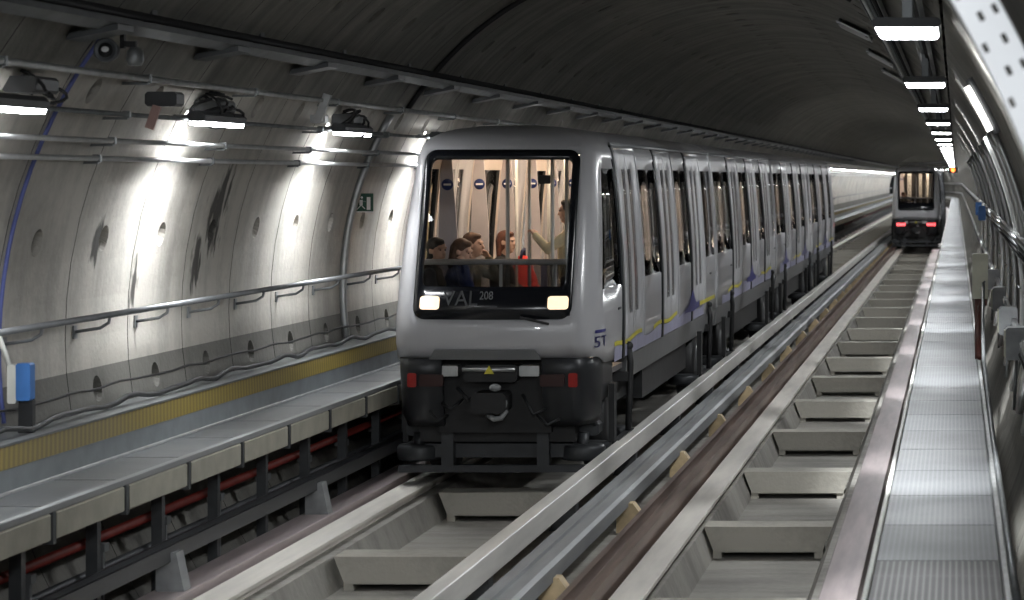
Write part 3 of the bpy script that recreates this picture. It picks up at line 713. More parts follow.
def build_train(name, label, xc, yo, lit_tail):
    T = thing(name, label, 'train', (xc, yo+30, 0))
    def P(xr, yr, z): return (xc+xr, yo+yr, z)
    def B(mb, nm, mt, parent=None, **k):
        mb.v = [P(*v) for v in mb.v]; return mb.build(nm, mt, parent or T, **k)
    for i in range(4):
        s, a, b, sl = car_layout(i)
        mb = MB()
        # side walls with window and door openings
        doors = [(q+.14, q+1.94) for q in sl]
        wins = [(q+2.06, (sl[k+1] if k < 2 else b-.12)-.02) for k, q in enumerate(sl)]
        if i: wins.append((a+.12, sl[0]-.02))
        ys = sorted(set([round(v, 3) for v in [a, b]+[v for d in doors+wins for v in d]]))
        for sd in (1, -1):
            for k in range(len(ys)-1):
                ym = (ys[k]+ys[k+1])/2
                for r in range(len(ZR)-1):
                    zm = (ZR[r]+ZR[r+1])/2
                    if any(d0 < ym < d1 for d0, d1 in doors) and zm < 3.42: continue
                    if any(d0 < ym < d1 for d0, d1 in wins) and 1.97 < zm < 3.2: continue
                    q = [(sd*w_(ZR[r]), ys[k], ZR[r]), (sd*w_(ZR[r]), ys[k+1], ZR[r]), (sd*w_(ZR[r+1]), ys[k+1], ZR[r+1]), (sd*w_(ZR[r+1]), ys[k], ZR[r+1])]
                    mb.add(q, [(0, 1, 2, 3)] if sd > 0 else [(0, 3, 2, 1)], 0, True)
        if i in (0, 3):
            fl = (lambda y: y) if i == 0 else (lambda y: C0+CARLEN*4+26.3-.12-y+.12)
            rings = [nose_ring(z) for z in ZR]
            n = len(rings[0]); zlow = lambda k: 1.31 if k < n-6 else 1.31-.14*(k-n+6)/5
            for sd in (1, -1):
                for r in range(len(ZR)-1):
                    for k in range(n-1):
                        zm = (ZR[r]+ZR[r+1])/2
                        if k < 3 and 1.73 < zm < 3.36: continue
                        if i == 0 and k >= 8 and 1.97 < zm < 3.2: continue
                        za, zc = (zlow(k), zlow(k+1)) if r == 0 else (ZR[r], ZR[r])
                        q = [(sd*rings[r][k][0], fl(rings[r][k][1]), za), (sd*rings[r][k+1][0], fl(rings[r][k+1][1]), zc),
                             (sd*rings[r+1][k+1][0], fl(rings[r+1][k+1][1]), ZR[r+1]), (sd*rings[r+1][k][0], fl(rings[r+1][k][1]), ZR[r+1])]
                        mb.add(q, [(0, 1, 2, 3)] if (sd > 0) == (i == 0) else [(0, 3, 2, 1)], 0, True)
        car = B(mb, 'car_body', [M['body'], M['inner']], doubles=True, solid=.04)
        # glazing, seals, doors on both sides
        def sidepatch(mb, sd, y0, y1, z0, z1, off, ny=1, mi=0):
            zs = [z0]+[z for z in ZR if z0 < z < z1]+[z1]
            for r in range(len(zs)-1):
                q = [(sd*(w_(zs[r])+off), y0, zs[r]), (sd*(w_(zs[r])+off), y1, zs[r]), (sd*(w_(zs[r+1])+off), y1, zs[r+1]), (sd*(w_(zs[r+1])+off), y0, zs[r+1])]
                mb.add(q, [(0, 1, 2, 3)] if sd > 0 else [(0, 3, 2, 1)], mi, True)
            return mb
        for sd in (1, -1):
            for (y0, y1) in wins:
                B(sidepatch(MB(), sd, y0, y1, 1.97, 3.2, -.008), 'side_window', M['glass'], doubles=True, solid=.008)
            if i == 0:      # cab side window on the tapering cheek
                zs = [z for z in ZR if 1.97 <= z <= 3.2]; m = MB()
                for z0, z1 in zip(zs, zs[1:]):
                    r0, r1 = nose_ring(z0, -.01), nose_ring(z1, -.01)
                    for k in range(8, 12): m.add([(sd*r0[k][0], r0[k][1], z0), (sd*r0[k+1][0], r0[k+1][1], z0), (sd*r1[k+1][0], r1[k+1][1], z1), (sd*r1[k][0], r1[k][1], z1)], [(0, 1, 2, 3)] if sd > 0 else [(0, 3, 2, 1)], 0, True)
                B(m, 'side_window', M['glass'], doubles=True, solid=.008)
            for q in sl:
                B(sidepatch(MB(), sd, q-.07, q+.13, 1.175, 3.45, .012), 'door_seal', M['seal'], doubles=True, solid=.05)
                B(sidepatch(MB(), sd, q-.17, q-.005, 1.96, 3.3, .004), 'window_border', M['mask'], doubles=True, solid=.01)
                for h in (0, 1):
                    y0 = q+.15+h*.895; y1 = y0+.885
                    ww = (y0+.46, y0+.80) if h == 0 else (y0+.10, y0+.44)
                    m = MB(); yy = [y0, ww[0], ww[1], y1]; zz = [1.175, 1.62, 3.2, 3.41]
                    for c in range(3):
                        for r in range(3):
                            if c == 1 and r == 1: continue
                            sidepatch(m, sd, yy[c], yy[c+1], zz[r], zz[r+1], -.006)
                    leaf = B(m, 'door_leaf', M['door_in'], doubles=True, solid=.03)
                    B(sidepatch(MB(), sd, ww[0], ww[1], 1.62, 3.2, -.012), 'door_window', M['glass'], leaf, doubles=True, solid=.006)
            # livery: ribbons that rise towards each door edge
            for k, q in enumerate(sl):
                pk = q+.07; a0 = (27.75 if (i == 0 and k == 0) else q-1.9); b0 = q+1.9
                def band(f_lo, f_hi, nm, mt, y0, y1, off):
                    m = MB(); N = 16; vs = []
                    for j in range(N+1):
                        y = y0+(y1-y0)*j/N; lo, hi = f_lo(y), f_hi(y)
                        vs += [(sd*(w_(lo)+off), y, lo), (sd*(w_(hi)+off), y, hi), (sd*(w_(lo)+off-.002), y, lo), (sd*(w_(hi)+off-.002), y, hi)]
                    fs = []
                    for j in range(N):
                        u = 4*j; fs += [(u, u+4, u+5, u+1), (u+2, u+3, u+7, u+6), (u+1, u+5, u+7, u+3), (u, u+2, u+6, u+4)]
                    m.add(vs, fs); B(m, nm, mt, car)
                if (i, k) not in ((0, 2), (1, 1), (2, 0), (2, 2), (3, 1)):
                    band(lambda y: 1.33+.008*(y-pk)+.02*math.sin(3*y), lambda y: 1.375+.008*(y-pk)+.02*math.sin(3*y), 'yellow_stripe', M['yellow'], max(a0, q-.9), b0-.2, .004)
                    band(lambda y: 1.18, lambda y: 1.32+.008*(y-pk)+.02*math.sin(3*y), 'pale_stripe', M['pale'], a0, b0, .003)
                else:
                    tri = lambda y: max(0, 1-abs(y-pk)/.55)
                    band(lambda y: 1.32-.02*tri(y), lambda y: 1.39+.02*math.sin(5*y)+.24*tri(y)**1.3, 'blue_stripe', M['blue'], q-1.0, q+1.0, .014)
                    band(lambda y: 1.18, lambda y: 1.33+.04*math.sin(2*y), 'pale_stripe', M['pale'], q-1.7, q+1.7, .003)
                    if (i, k) == (0, 2): band(lambda y: 1.33, lambda y: 1.385, 'yellow_stripe', M['yellow'], q+1.0, min(b-.05, q+3.4), .004)
            # small dark door handle slots
            for q in sl[:1]+sl[2:]:
                sl_y = q-.42 if q == sl[0] else q+2.6
                B(sidepatch(MB(), sd, sl_y, sl_y+.26, 1.71, 1.735, .004), 'grab_slot', M['seal'], car, doubles=True, solid=.006)
        # cantrail gutter, skirt, floor, inside ceiling lamps
        for sd in (1, -1):
            B(sidepatch(MB(), sd, a, b, 3.44, 3.475, .02), 'gutter', M['grey_bar'], car, doubles=True, solid=.02)
            m = MB(); ya = a+(.5 if i == 0 else .05)
            m.prism([(sd*x, z) for x, z in ([(.80, .88), (1.0, .90), (1.035, 1.165), (.80, 1.165)] if sd > 0 else [(.80, .88), (.80, 1.165), (1.035, 1.165), (1.0, .90)])], ya, b-.05)
            B(m, 'skirt', M['skirt'])
            B(MB().box(sd*.45-.05, sd*.45+.05, max(a, 27.4)+.2, b-.3, 3.35, 3.39), 'cabin_lamp', M['cabin'])
        m = MB(); m.box(-.98, .98, (27.0 if i == 0 else a), b, 1.04, 1.10); B(m, 'cabin_floor', M['floor_in'])
        m = MB(); m.box(-.72, .72, a+.3, b-.3, .55, 1.03); m.box(-.9, .9, a+3.0, b-3.0, .5, 1.03); B(m, 'underframe', M['dark'])
        # roof inside: a lowered ceiling
        m = MB(); m.box(-.78, .78, (27.6 if i == 0 else a), b, 3.43, 3.45); B(m, 'cabin_ceiling', M['inner'])
        if i < 3:
            g = MB()
            for k in range(6): 
                y = b+.02+k*.037; g.prism([(-.9, 1.0), (.9, 1.0), (.86, 2.9), (.7, 3.4), (-.7, 3.4), (-.86, 2.9)], y, y+.02)
            B(g, 'gangway_bellows', M['black'])
            m = MB(); sidepatch(m, 1, b-.11, b-.02, 1.25, 3.44, .02); B(m, 'end_pillar', M['body'], car, doubles=True, solid=.03)
        # benches and poles along the cabin
        for q in sl:
            for sd in (1, -1):
                m = MB(); y0 = q+2.02; y1 = y0+1.6
                m.cbox(min(sd*.55, sd*.97), max(sd*.55, sd*.97), y0, y1, 1.47, 1.55, .02)
                m.cbox(min(sd*.9, sd*.985), max(sd*.9, sd*.985), y0, y1, 1.55, 2.0, .01); m.box(min(sd*.7, sd*.95), max(sd*.7, sd*.95), y0+.1, y1-.1, 1.1, 1.47)
                B(m, 'bench', M['bench'])
            if i == 0:
                for yp in (q+.08, q+2.0):
                    pn = B(MB().prism([(-.985, 1.12), (-.74, 1.12), (-.74, 2.5), (-.80, 3.35), (-.915, 3.35)], yp, yp+.025), 'draught_screen', M['screen_panel'])
                    B(MB().lathe((-.845, yp-.006, 3.03), [(.062, .008), (.062, 0)], 'y', 24), 'round_sticker', M['sign_blue'], pn)
                    B(MB().box(-.885, -.805, yp-.011, yp-.006, 3.02, 3.04), 'sticker_bar', M['sign_white'], pn)
            for (px, py) in ((.10, q+1.0), (-.42, q+2.0), (.42, q+1.9)):
                B(MB().cyl((px, py, 1.1), (px, py, 3.43), .018, None, 10), 'grab_pole', M['offwhite'])
        # axles: tyres, guide wheels, collector bracket
        for ya in ((28.3, b-1.85) if i == 0 else (a+1.75, b-1.85)):
            for sd in (1, -1):
                wh = B(MB().lathe((sd*.81-.13, ya, .5), [(.30, .0), (.46, .0), (.50, .04), (.50, .22), (.46, .26), (.30, .26)], 'x', 32), 'wheel', M['black'])
                B(MB().lathe((sd*.81-.14, ya, .5), [(.10, -.02), (.28, .02), (.28, .26), (.10, .30)], 'x', 24), 'hub', M['grey_dark'], wh)
                cs = MB(); x0 = sd*1.06
                cs.tube([(x0, ya+.55, 1.27), (x0+sd*.02, ya+.55, 1.10), (x0+sd*.01, ya+.55, .75), (x0, ya+.5, .35)], .035, 8)
                cs.box(min(x0, x0-sd*.2), max(x0, x0-sd*.2), ya+.5, ya+.6, .9, 1.0); cs.ball((x0, ya+.55, 1.28), .05)
                cs.box(x0-.03, x0+.03, ya-.9, ya-.72, .38, .98); cs.box(x0-.035, x0+.035, ya-.55, ya+.75, .30, .37)
                B(cs, 'collector_bracket', M['black'])
                for dy in (-.85, .85):
                    gw = MB(); gw.lathe((sd*.84, ya+dy, .24), [(.12, 0), (.20, .01), (.215, .04), (.215, .11), (.20, .14), (.10, .15)], 'z', 28)
                    if dy < 0 or i < 2: B(gw, 'guide_wheel', M['dark2'])
            m = MB(); m.box(-.95, .95, ya-.1, ya+.1, .42, .6); m.box(-.55, -.45, ya-.85, ya+.85, .3, .42); m.box(.45, .55, ya-.85, ya+.85, .3, .42)
            B(m, 'bogie_frame', M['dark'])
    # ---------------- front end
    def frontplate(x0, x1, z0, z1, rad, off, n=6):
        pts = []
        for cxx, czz, a0 in ((x1-rad, z1-rad, 0), (x0+rad, z1-rad, 90), (x0+rad, z0+rad, 180), (x1-rad, z0+rad, 270)):
            for k in range(n+1):
                a = math.radians(a0+90*k/n); pts.append((cxx+rad*math.cos(a), czz+rad*math.sin(a)))
        return pts
    def on_front(pts, off): return [(x, yfront(x, z, 0)-off, z) for x, z in pts]
    def dens(pts, m=6):
        out = []
        for (x0, z0), (x1, z1) in zip(pts, pts[1:]+pts[:1]):
            k = max(1, int(math.hypot(x1-x0, z1-z0)/.12))
            out += [(x0+(x1-x0)*j/k, z0+(z1-z0)*j/k) for j in range(k)]
        return out
    outer = frontplate(-.79, .79, 1.70, 3.39, .12, 0)
    inner = frontplate(-.715, .715, 2.02, 3.30, .06, 0)
    m = MB(); N = len(outer); fs = []
    # subdivide both loops evenly so that the mask follows the curved front
    oo, ii = [], []
    for k in range(N):
        (x0, z0), (x1, z1) = outer[k], outer[(k+1) % N]; (u0, v0), (u1, v1) = inner[k], inner[(k+1) % N]
        c = max(1, int(math.hypot(x1-x0, z1-z0)/.1))
        for j in range(c):
            t = j/c; oo.append((x0+(x1-x0)*t, z0+(z1-z0)*t)); ii.append((u0+(u1-u0)*t, v0+(v1-v0)*t))
    N = len(oo); vs = []
    for t in (0, .5, 1): vs += on_front([(a[0]+(b_[0]-a[0])*t, a[1]+(b_[1]-a[1])*t) for a, b_ in zip(oo, ii)], .012)
    for q in (0, 1):
        for k in range(N): fs.append((q*N+k, q*N+(k+1) % N, (q+1)*N+(k+1) % N, (q+1)*N+k))
    m.add(vs, fs, 0, True)
    ws = B(m, 'windscreen_surround', M['mask'], doubles=True, solid=.03)
    m = MB(); nx, nz = 12, 12; vs = []
    for r in range(nz+1):
        for c in range(nx+1):
            x = -.74+1.48*c/nx; z = 1.99+1.34*r/nz; vs.append((x, yfront(x, z)+.008, z))
    m.add(vs, [(r*(nx+1)+c, r*(nx+1)+c+1, (r+1)*(nx+1)+c+1, (r+1)*(nx+1)+c) for r in range(nz) for c in range(nx)], 0, True)
    B(m, 'windscreen', M['screen'], ws)
    for sx in (-.62, .655):
        pts = frontplate(sx-.10, sx+.10, 1.795, 1.925, .03, 0, 4); n = len(pts)
        m = MB(); f = on_front(pts, .022); bck = on_front(pts, -.03)
        m.add(f+bck, [tuple(range(n))]+[(k, n+k, n+(k+1) % n, (k+1) % n) for k in range(n)])
        B(m, 'headlight', M['mask'] if lit_tail else M['head'], ws)
    m = MB(); m.tube([(.30, yfront(.3, 1.74)-.04, 1.72), (.45, yfront(.45, 1.70)-.05, 1.685), (.58, yfront(.58, 1.66)-.04, 1.655)], .014, 6); B(m, 'wiper_stub', M['black'], ws)
    def text(body, size, x, z, off, material, parent, sx=1.0, nm='lettering'):
        cu = bpy.data.curves.new('t', 'FONT'); cu.body = body; cu.size = size; cu.extrude = .002; cu.space_character = 1.0
        to = bpy.data.objects.new('t', cu); COL.objects.link(to)
        dg = bpy.context.evaluated_depsgraph_get(); dg.update()
        me = bpy.data.meshes.new_from_object(to.evaluated_get(dg)); bpy.data.objects.remove(to)
        o_ = Vector((0, 0, 0)); q = parent
        while q: o_ += q.location; q = q.parent
        for v in me.vertices:
            xx, zz, dd_ = x+v.co.x*sx, z+v.co.y, v.co.z
            v.co = Vector(P(xx, yfront(xx, zz)-off-dd_, zz))-o_
        me.materials.clear(); me.materials.append(material)
        o = bpy.data.objects.new(nm, me); COL.objects.link(o); o.parent = parent
    if not lit_tail:
        text('VAL', .21, -.485, 1.835, .016, M['lettering'], ws, .95)
        text('208', .115, -.12, 1.895, .016, M['lettering2'], ws, .8)
        m = MB(); m.tube([(x, yfront(x, 1.825)-.018, 1.825) for x in (-.16, -.06, .06)], .006, 4); B(m, 'lettering_underline', M['lettering'], ws)
        # 5T mark on the right cheek
        def cheek(d, z, off=.008):
            pts = [Vector(p) for p in nose_ring(z, off)][3:]
            for a_, b__ in zip(pts, pts[1:]):
                ln = (b__-a_).length
                if d <= ln: q = a_.lerp(b__, d/ln); return q.x, q.y
                d -= ln
            return pts[-1].x, pts[-1].y
        cu = bpy.data.curves.new('t', 'FONT'); cu.body = '5T'; cu.size = .17; cu.extrude = .001
        to = bpy.data.objects.new('t', cu); COL.objects.link(to); dg = bpy.context.evaluated_depsgraph_get(); dg.update()
        me = bpy.data.meshes.new_from_object(to.evaluated_get(dg)); bpy.data.objects.remove(to)
        for v in me.vertices:
            zz = 1.40+v.co.y*.95; px_, py_ = cheek(.31+v.co.x*2.4, zz)
            v.co = Vector(P(px_, py_, zz))-T.location
        me.materials.clear(); me.materials.append(M['blue']); o = bpy.data.objects.new('lettering', me); COL.objects.link(o); o.parent = T
        m = MB(); vs = []
        for k in range(9):
            for z in (1.545, 1.575):
                for of in (.008, .003): q = cheek(.35+.045*k, z, of); vs.append((q[0], q[1], z))
        m.add(vs, [(4*k+a_, 4*k+4+a_, 4*k+4+b__, 4*k+b__) for k in range(8) for a_, b__ in ((0, 2), (3, 1), (2, 3), (1, 0))]); B(m, 'logo_bar', M['blue'])
    # console, barrier rail, poles behind the windscreen
    m = MB(); m.prism([(-.9, 1.1), (.9, 1.1), (.86, 1.98), (-.86, 1.98)], 26.72, 27.1); B(m, 'console', M['black'])
    m = MB(); m.tube([(-.9, 27.3, 2.24), (.9, 27.3, 2.24)], .03, 8); m.tube([(-.06, 27.3, 1.1), (-.06, 27.3, 2.24)], .02, 8); m.tube([(.5, 27.3, 1.1), (.5, 27.3, 2.24)], .02, 8); B(m, 'barrier_rail', M['grey_bar'])
    B(MB().box(-.88, .88, 27.29, 27.305, 1.12, 2.21), 'shade_panel', M['shade_tint'])  # added tinted pane, darkening the passengers below the rail like a shadow
    for px, py in ((.0, 27.35), (.40, 27.75), (.60, 27.4)): B(MB().cyl((px, py, 1.1), (px, py, 3.43), .02, None, 10), 'grab_pole', M['offwhite'])
    m = MB(); m.cbox(-.97, -.55, 27.2, 29.4, 1.47, 1.55, .02); m.cbox(-.99, -.92, 27.2, 28.42, 1.55, 2.0, .01); m.box(-.95, -.7, 27.3, 29.3, 1.1, 1.47); B(m, 'bench', M['bench'])
    # a small hanging notice by the poles
    B(MB().cbox(.28, .40, 27.60, 27.62, 3.04, 3.13, .005), 'notice', M['black'])
    # ---------------- bumper
    zb = [.62, .72, .84, 1.0, 1.16, 1.30]; rings = [nose_ring(z, .01 if z > .7 else -.04, wz=1.0) for z in zb]
    n = len(rings[0])-1
    for sd in (1, -1):
        m = MB()
        for r in range(len(zb)-1):
            for k in range(2, n-1):
                q = [(sd*rings[r][k][0], rings[r][k][1], zb[r]), (sd*rings[r][k+1][0], rings[r][k+1][1], zb[r]), (sd*rings[r+1][k+1][0], rings[r+1][k+1][1], zb[r+1]), (sd*rings[r+1][k][0], rings[r+1][k][1], zb[r+1])]
                if k >= n-3 and zb[r] < .75: continue
                m.add(q, [(0, 1, 2, 3)] if sd > 0 else [(0, 3, 2, 1)], 0, True)
        B(m, 'bumper', M['bumper'], doubles=True, solid=.05)
    m = MB(); m.box(-.78, .78, 26.75, 27.7, .45, 1.22); m.box(-.56, .56, 26.62, 26.8, .55, 1.22); B(m, 'recess_panel', M['black'])
    m = MB(); vs = []
    for k in range(11):
        u = -1+.2*k; lo, hi = (u*.56-.06, 1.30), (u*.50-.06, 1.395)
        vs += [(lo[0], yfront(lo[0], lo[1])-.02, lo[1]), (hi[0], yfront(hi[0], hi[1])-.02, hi[1])]
    m.add(vs, [(2*k, 2*k+2, 2*k+3, 2*k+1) for k in range(10)]); B(m, 'recess_shade_plate', M['skirt'], solid=.03)  # darker grey plate standing in for shade in the recess above the coupler
    for sd in (1, -1):
        x = sd*.80; m = MB(); y = yfront(.8, 1.1)-.02
        m.cbox(x-.045, x+.045, y-.02, y+.06, 1.02, 1.16, .012); B(m, 'tail_lamp', M['lampred'] if lit_tail else M['lampred_off'])
        x = sd*.60; y = yfront(.6, 1.1)-.025
        if lit_tail: B(MB().cbox(x-.14, x+.14, y-.02, y+.06, 1.03, 1.15, .012), 'tail_lamp', M['lampred'])
        else: B(MB().cbox(x-.12, x+.12, y-.01, y+.06, 1.03, 1.15, .012), 'reflector', M['reflector'])
    # coupler
    cp = B(MB().cbox(-.26, .26, 26.33, 26.7, 1.08, 1.25, .02).cbox(-.17, .17, 26.2, 26.8, .78, .98, .03), 'coupler', M['black'])
    B(MB().tube([(-.27, 26.29, 1.205), (.25, 26.29, 1.205)], .022, 10), 'coupler_bar', M['conduit'], cp)
    m = MB(); m.add([(-.05, 26.255, 1.165), (.05, 26.255, 1.165), (0, 26.255, 1.25), (-.05, 26.265, 1.165), (.05, 26.265, 1.165), (0, 26.265, 1.25)], [(0, 1, 2), (5, 4, 3), (0, 3, 4, 1), (1, 4, 5, 2), (2, 5, 3, 0)]); B(m, 'warning_triangle', M['yellow'], cp)
    for x in (-.44, .37): B(MB().cbox(x-.10, x+.10, 26.42, 26.6, 1.13, 1.235, .01), 'buffer_plate', M['metal'], cp)
    m = MB(); m.lathe((.08, 26.24, .87), [(.09, .1), (.10, 0), (.05, -.02)], 'y', 20); m.ball((.06, 26.26, 1.03), .06, .05, .04); m.tube([(-.02, 26.3, .76), (.05, 26.25, .72), (.12, 26.25, .73), (.16, 26.3, .80)], .028); B(m, 'coupler_face', M['grey_bar'], cp)
    for x0, x1, z0, z1 in ((-.35, -.12, 1.02, .95), (-.5, -.3, .86, .9), (.3, .52, .95, .80), (-.62, -.45, .78, .74), (.45, .66, .74, .70)): B(MB().tube([(x0, 26.45, z0), ((x0+x1)/2, 26.40, min(z0, z1)-.05), (x1, 26.5, z1)], .016, 6), 'hose', M['dark'], cp)
    # guide frame below: cross beam, posts
    m = MB(); m.cbox(-1.0, 1.0, 26.75, 26.87, .14, .21, .01); m.box(-.75, .75, 26.85, 27.0, .28, .42)
    for x in (-.50, .46): m.cbox(x-.06, x+.06, 26.72, 26.9, .20, .62, .015)
    m.box(-.72, .72, 26.95, 27.9, .3, .44); B(m, 'guide_frame', M['dark2'])
    for sd in (1, -1):
        m = MB(); m.lathe((sd*.83, 26.98, .24), [(.10, 0), (.21, .01), (.225, .04), (.225, .13), (.21, .16), (.08, .17)], 'z', 28); m.cyl((sd*.83, 26.98, .3), (sd*.83, 26.98, .52), .06); B(m, 'guide_wheel', M['dark2'])
        m = MB(); m.cbox(sd*.86-.12, sd*.86+.12, 27.05, 27.3, .48, .62, .03); m.tube([(sd*.78, 27.0, .6), (sd*.86, 26.98, .68), (sd*.95, 27.05, .6)], .03, 6); B(m, 'wheel_arm', M['dark2'])
    return T
near_train = build_train('metro_train', 'white metro train in front with lit headlights and passengers behind its windscreen', -4.61, 0, False)
far_train = build_train('metro_train', 'distant metro train seen from behind with two lit red tail lamps', -1.73, 88.7, True)

# ------------------------------------------------------------------ passengers
SKIN = [mat('skin_light', (.62, .40, .30), .5, 0, .06, 9), mat('skin_tan', (.48, .29, .2), .5, 0, .06, 9)]
def hair_mat(n, c): return mat('hair_'+n, c, .55, 0, .3, 30)
HAIR = dict(dark=hair_mat('dark', (.02, .015, .012)), brown=hair_mat('brown', (.09, .045, .025)), auburn=hair_mat('auburn', (.12, .04, .02)))
EYE = mat('eye', (.03, .02, .02), .2, 0, .1, 9)
def cloth(n, c): return mat('cloth_'+n, c, .8, 0, .15, 14)
CL = dict(navy=cloth('navy', (.03, .04, .10)), olive=cloth('olive', (.12, .11, .07)), black=cloth('black', (.02, .02, .022)), cream=cloth('cream', (.80, .70, .46)),
          blue=cloth('blue', (.06, .10, .32)), trousers=cloth('trousers', (.035, .037, .05)))
def person(label, loc, J, hair, top, skin=0, rot=0, group=None, longhair=False, headturn=0, tilt=0):
    """J: joint positions relative to loc, facing +x"""
    o = thing('person', label, 'person', loc, group)
    c, s = math.cos(rot), math.sin(rot)
    def Q(p): return Vector((loc[0]+p[0]*c-p[1]*s, loc[1]+p[0]*s+p[1]*c, loc[2]+p[2]))
    hd = Vector(J['head']); ht = headturn
    def HP(x, y, z):      # head-local point: x forward
        x, z = x*math.cos(tilt)-z*math.sin(-tilt), z*math.cos(tilt)+x*math.sin(-tilt)
        return Q((hd.x+x*math.cos(ht)-y*math.sin(ht), hd.y+x*math.sin(ht)+y*math.cos(ht), hd.z+z))
    b = MB()
    def limb(mb, names, rad, grow=0):
        for (n0, r0), (n1, r1) in zip(zip(names, rad), list(zip(names, rad))[1:]): mb.cap(Q(J[n0]), r0+grow, Q(J[n1]), r1+grow)
    def torso(mb, g=0):
        mb.cap(Q(J['pel']), .125+g, Q(J['chest']), .135+g)
        pl, ch = Vector(J['pel']), Vector(J['chest'])
        for sd in (1, -1):
            mb.cap(Q(pl+Vector((0, .07*sd, 0))), .11+g, Q(ch+Vector((0, .075*sd, 0))), .11+g)
            mb.cap(Q(ch+Vector((-.01, .05*sd, .10))), .075+g, Q(J['sh'+'lr'[sd < 0]]), .055+g)
    torso(b)
    for q in 'lr':
        limb(b, ['hip'+q, 'kn'+q, 'an'+q], [.085, .058, .04]); limb(b, ['an'+q, 'toe'+q], [.04, .028])
        limb(b, ['sh'+q, 'el'+q, 'wr'+q], [.05, .039, .027])
        wr, h = Vector(J['wr'+q]), Vector(J['hand'+q]); d = (h-wr).normalized(); side = d.cross(Vector((0, 0, 1)))
        if side.length < .2: side = Vector((0, 1, 0))
        side.normalize(); nrm = side.cross(d)
        for k in (-1, 0, 1): b.cap(Q(wr+side*.018*k), .017, Q(h+side*.024*k), .016, 8)
        curl = J.get('curl'+q, .5)
        for k, ln in zip((-1.5, -.5, .5, 1.5), (.055, .068, .072, .062)):
            p0 = h+side*.0195*k; p1 = p0+(d*math.cos(curl*.6)-nrm*math.sin(curl*.6))*ln*.55
            p2 = p1+(d*math.cos(curl*1.8)-nrm*math.sin(curl*1.8))*ln*.5
            b.cap(Q(p0), .0105, Q(p1), .0095, 8); b.cap(Q(p1), .0095, Q(p2), .008, 8)
        t0 = wr+d*.03+side*.03; t1 = t0+side*.03+d*.03; t2 = t1+d*.035-nrm*.015
        b.cap(Q(t0), .014, Q(t1), .012, 8); b.cap(Q(t1), .012, Q(t2), .009, 8)
    b.cap(Q(J['neck']), .055, HP(-.015, 0, -.06), .052)
    # head: cranium, face, jaw, nose, ears
    b.ball(HP(-.015, 0, .03), .098, .080, .098); b.ball(HP(.03, 0, -.03), .068, .064, .095); b.cap(HP(.03, 0, -.10), .038, HP(.06, 0, -.095), .028)
    b.cap(HP(.09, 0, .012), .011, HP(.112, 0, -.028), .015, 8); b.cap(HP(.088, -.018, -.066), .010, HP(.088, .018, -.066), .010, 8)
    b.cap(HP(.082, -.045, .03), .014, HP(.082, .045, .03), .014, 8)
    for sd in (1, -1): b.ball(HP(-.01, .080*sd, -.005), .022, .012, .032, 10, 8)
    b.build('body', SKIN[skin], o, remesh=.009, smooth=2)
    for sd in (1, -1): MB().ball(HP(.088, .031*sd, .008), .009, .013, .008, 10, 6).build('eye', EYE, o)
    hm = MB(); hm.ball(HP(-.03, 0, .045), .103, .092, .098)
    hm.ball(HP(.03, 0, .095), .055, .07, .035); hm.ball(HP(-.05, 0, -.03), .075, .085, .09)
    if longhair:
        for sd in (1, -1): hm.cap(HP(-.06, .07*sd, .02), .035, HP(-.06, .085*sd, -.14), .03)
        hm.cap(HP(-.09, 0, .02), .06, HP(-.09, 0, -.17), .045)
    hm.build('hair', hair, o, remesh=.012, smooth=2)
    tm = MB(); torso(tm, .016)
    for q in 'lr': limb(tm, ['sh'+q, 'el'+q, 'wr'+q], [.05, .039, .03], .014)
    tm.cap(Q(J['neck']), .058, Q(Vector(J['neck'])+Vector((0, 0, .02))), .056)
    tm.build('top', top, o, remesh=.014, smooth=2)
    tr_ = MB()
    for q in 'lr': limb(tr_, ['hip'+q, 'kn'+q, 'an'+q], [.09, .06, .045], .016)
    tr_.cap(Q(J['pel']), .14, Q(Vector(J['pel'])+Vector((0, 0, .06))), .135)
    tr_.build('trousers', CL['trousers'], o, remesh=.016, smooth=2)
    for q in 'lr': MB().cap(Q(Vector(J['an'+q])+Vector((-.03, 0, -.03))), .048, Q(Vector(J['toe'+q])+Vector((.02, 0, 0))), .036).build('shoe', CL['black'], o)
    return o
def seated(lean=0, ra=None, la=None):
    J = dict(pel=(0, 0, .56), chest=(-.03+lean, 0, .90), neck=(-.01+lean, 0, 1.08), head=(.03+lean*1.1, 0, 1.25),
             hipl=(.04, .10, .54), hipr=(.04, -.10, .54), knl=(.44, .11, .54), knr=(.44, -.11, .54), anl=(.42, .11, .10), anr=(.42, -.11, .10), toel=(.55, .12, .05), toer=(.55, -.12, .05),
             shl=(-.02+lean, .19, 1.01), shr=(-.02+lean, -.19, 1.01), ell=(.04+lean, .24, .75), elr=(.04+lean, -.24, .75), wrl=(.26, .14, .66), wrr=(.26, -.14, .66), handl=(.34, .10, .66), handr=(.34, -.10, .66))
    if ra: J.update(elr=ra[0], wrr=ra[1], handr=ra[2])
    if la: J.update(ell=la[0], wrl=la[1], handl=la[2])
    return J
PZ = 1.10
xs = -5.36
person('seated passenger with dark hair at the left edge of the windscreen', (xs, 27.45, PZ), seated(-.02), HAIR['dark'], CL['black'], 1, headturn=-.7)
person('seated passenger leaning a hand against the head, in blue, behind the windscreen', (xs+.02, 28.15, PZ-.03), seated(.08, ra=((.24, -.22, .86), (.17, -.15, 1.10), (.13, -.11, 1.17))), HAIR['brown'], CL['blue'], 0, longhair=True, headturn=-.3, tilt=.25)
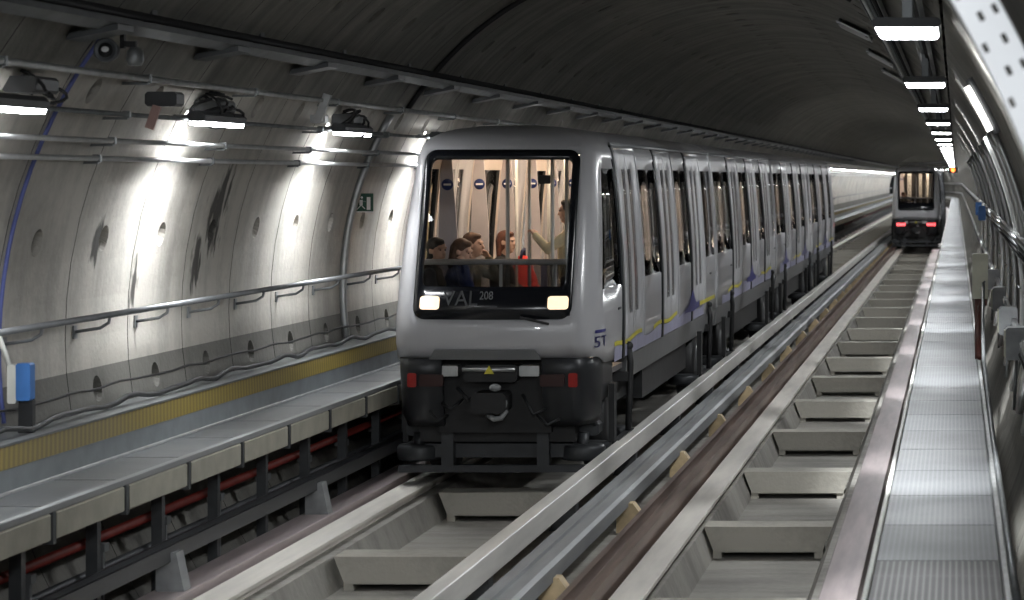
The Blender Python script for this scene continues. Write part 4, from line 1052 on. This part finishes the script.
person('seated passenger in olive seen in profile, a hand raised to the face', (xs+.02, 29.05, PZ+.02), seated(.04, la=((.30, .2, .88), (.22, .1, 1.10), (.19, .05, 1.17))), HAIR['brown'], CL['olive'], 0, headturn=-.15)
person('seated passenger with auburn hair and dark jacket beside the red backpack', (xs+.06, 31.1, PZ), seated(.02), HAIR['auburn'], CL['black'], 0, longhair=True, headturn=-.35)
ST = dict(pel=(0, 0, .95), chest=(0, 0, 1.28), neck=(.01, 0, 1.48), head=(.03, 0, 1.64), hipl=(0, .10, .92), hipr=(0, -.10, .92), knl=(.02, .11, .50), knr=(.04, -.11, .50), anl=(0, .12, .09), anr=(.02, -.12, .09),
          toel=(.14, .13, .04), toer=(.16, -.13, .04), shl=(0, .20, 1.40), shr=(0, -.20, 1.40), ell=(.22, .20, 1.24), elr=(.02, -.26, 1.12), wrl=(.36, .12, 1.38), wrr=(.1, -.25, .90), handl=(.405, .09, 1.44), handr=(.13, -.24, .82), curll=1.3)
person('standing passenger in a cream shirt gripping the pole', (-4.13, 28.55, PZ), ST, HAIR['dark'], CL['cream'], 0, rot=PI, headturn=-.2)
person('passenger with dark hair and olive top behind the rear window of the distant train', (-2.38, 117.2, PZ), seated(.05), HAIR['brown'], CL['olive'], 1, headturn=-.6)
tag(MB().cyl((-4.565, 28.47, PZ), (-4.565, 28.47, 3.43), .02, None, 10).build('grab_pole', M['offwhite']), 'steel grab pole held by the standing passenger', 'pole')
bp_ = thing('backpack', 'bright red backpack propped on the bench past the seated passengers', 'backpack', (-5.3, 32.0, 1.55))
m = MB(); m.ball((-5.22, 32.15, 1.80), .17, .2, .25, 20, 14); m.cap((-5.22, 32.05, 1.75), .15, (-5.24, 32.2, 2.05), .12); m.build('bag', cloth('red', (.65, .04, .03)), bp_, remesh=.015, smooth=3)
MB().ball((-5.08, 32.05, 1.75), .07, .13, .1).build('pocket', cloth('red_dark', (.5, .03, .03)), bp_)
MB().tube([(-5.25, 32.1, 2.13), (-5.24, 32.12, 2.22), (-5.22, 32.18, 2.24), (-5.22, 32.2, 2.14)], .018).build('loop', CL['navy'], bp_)
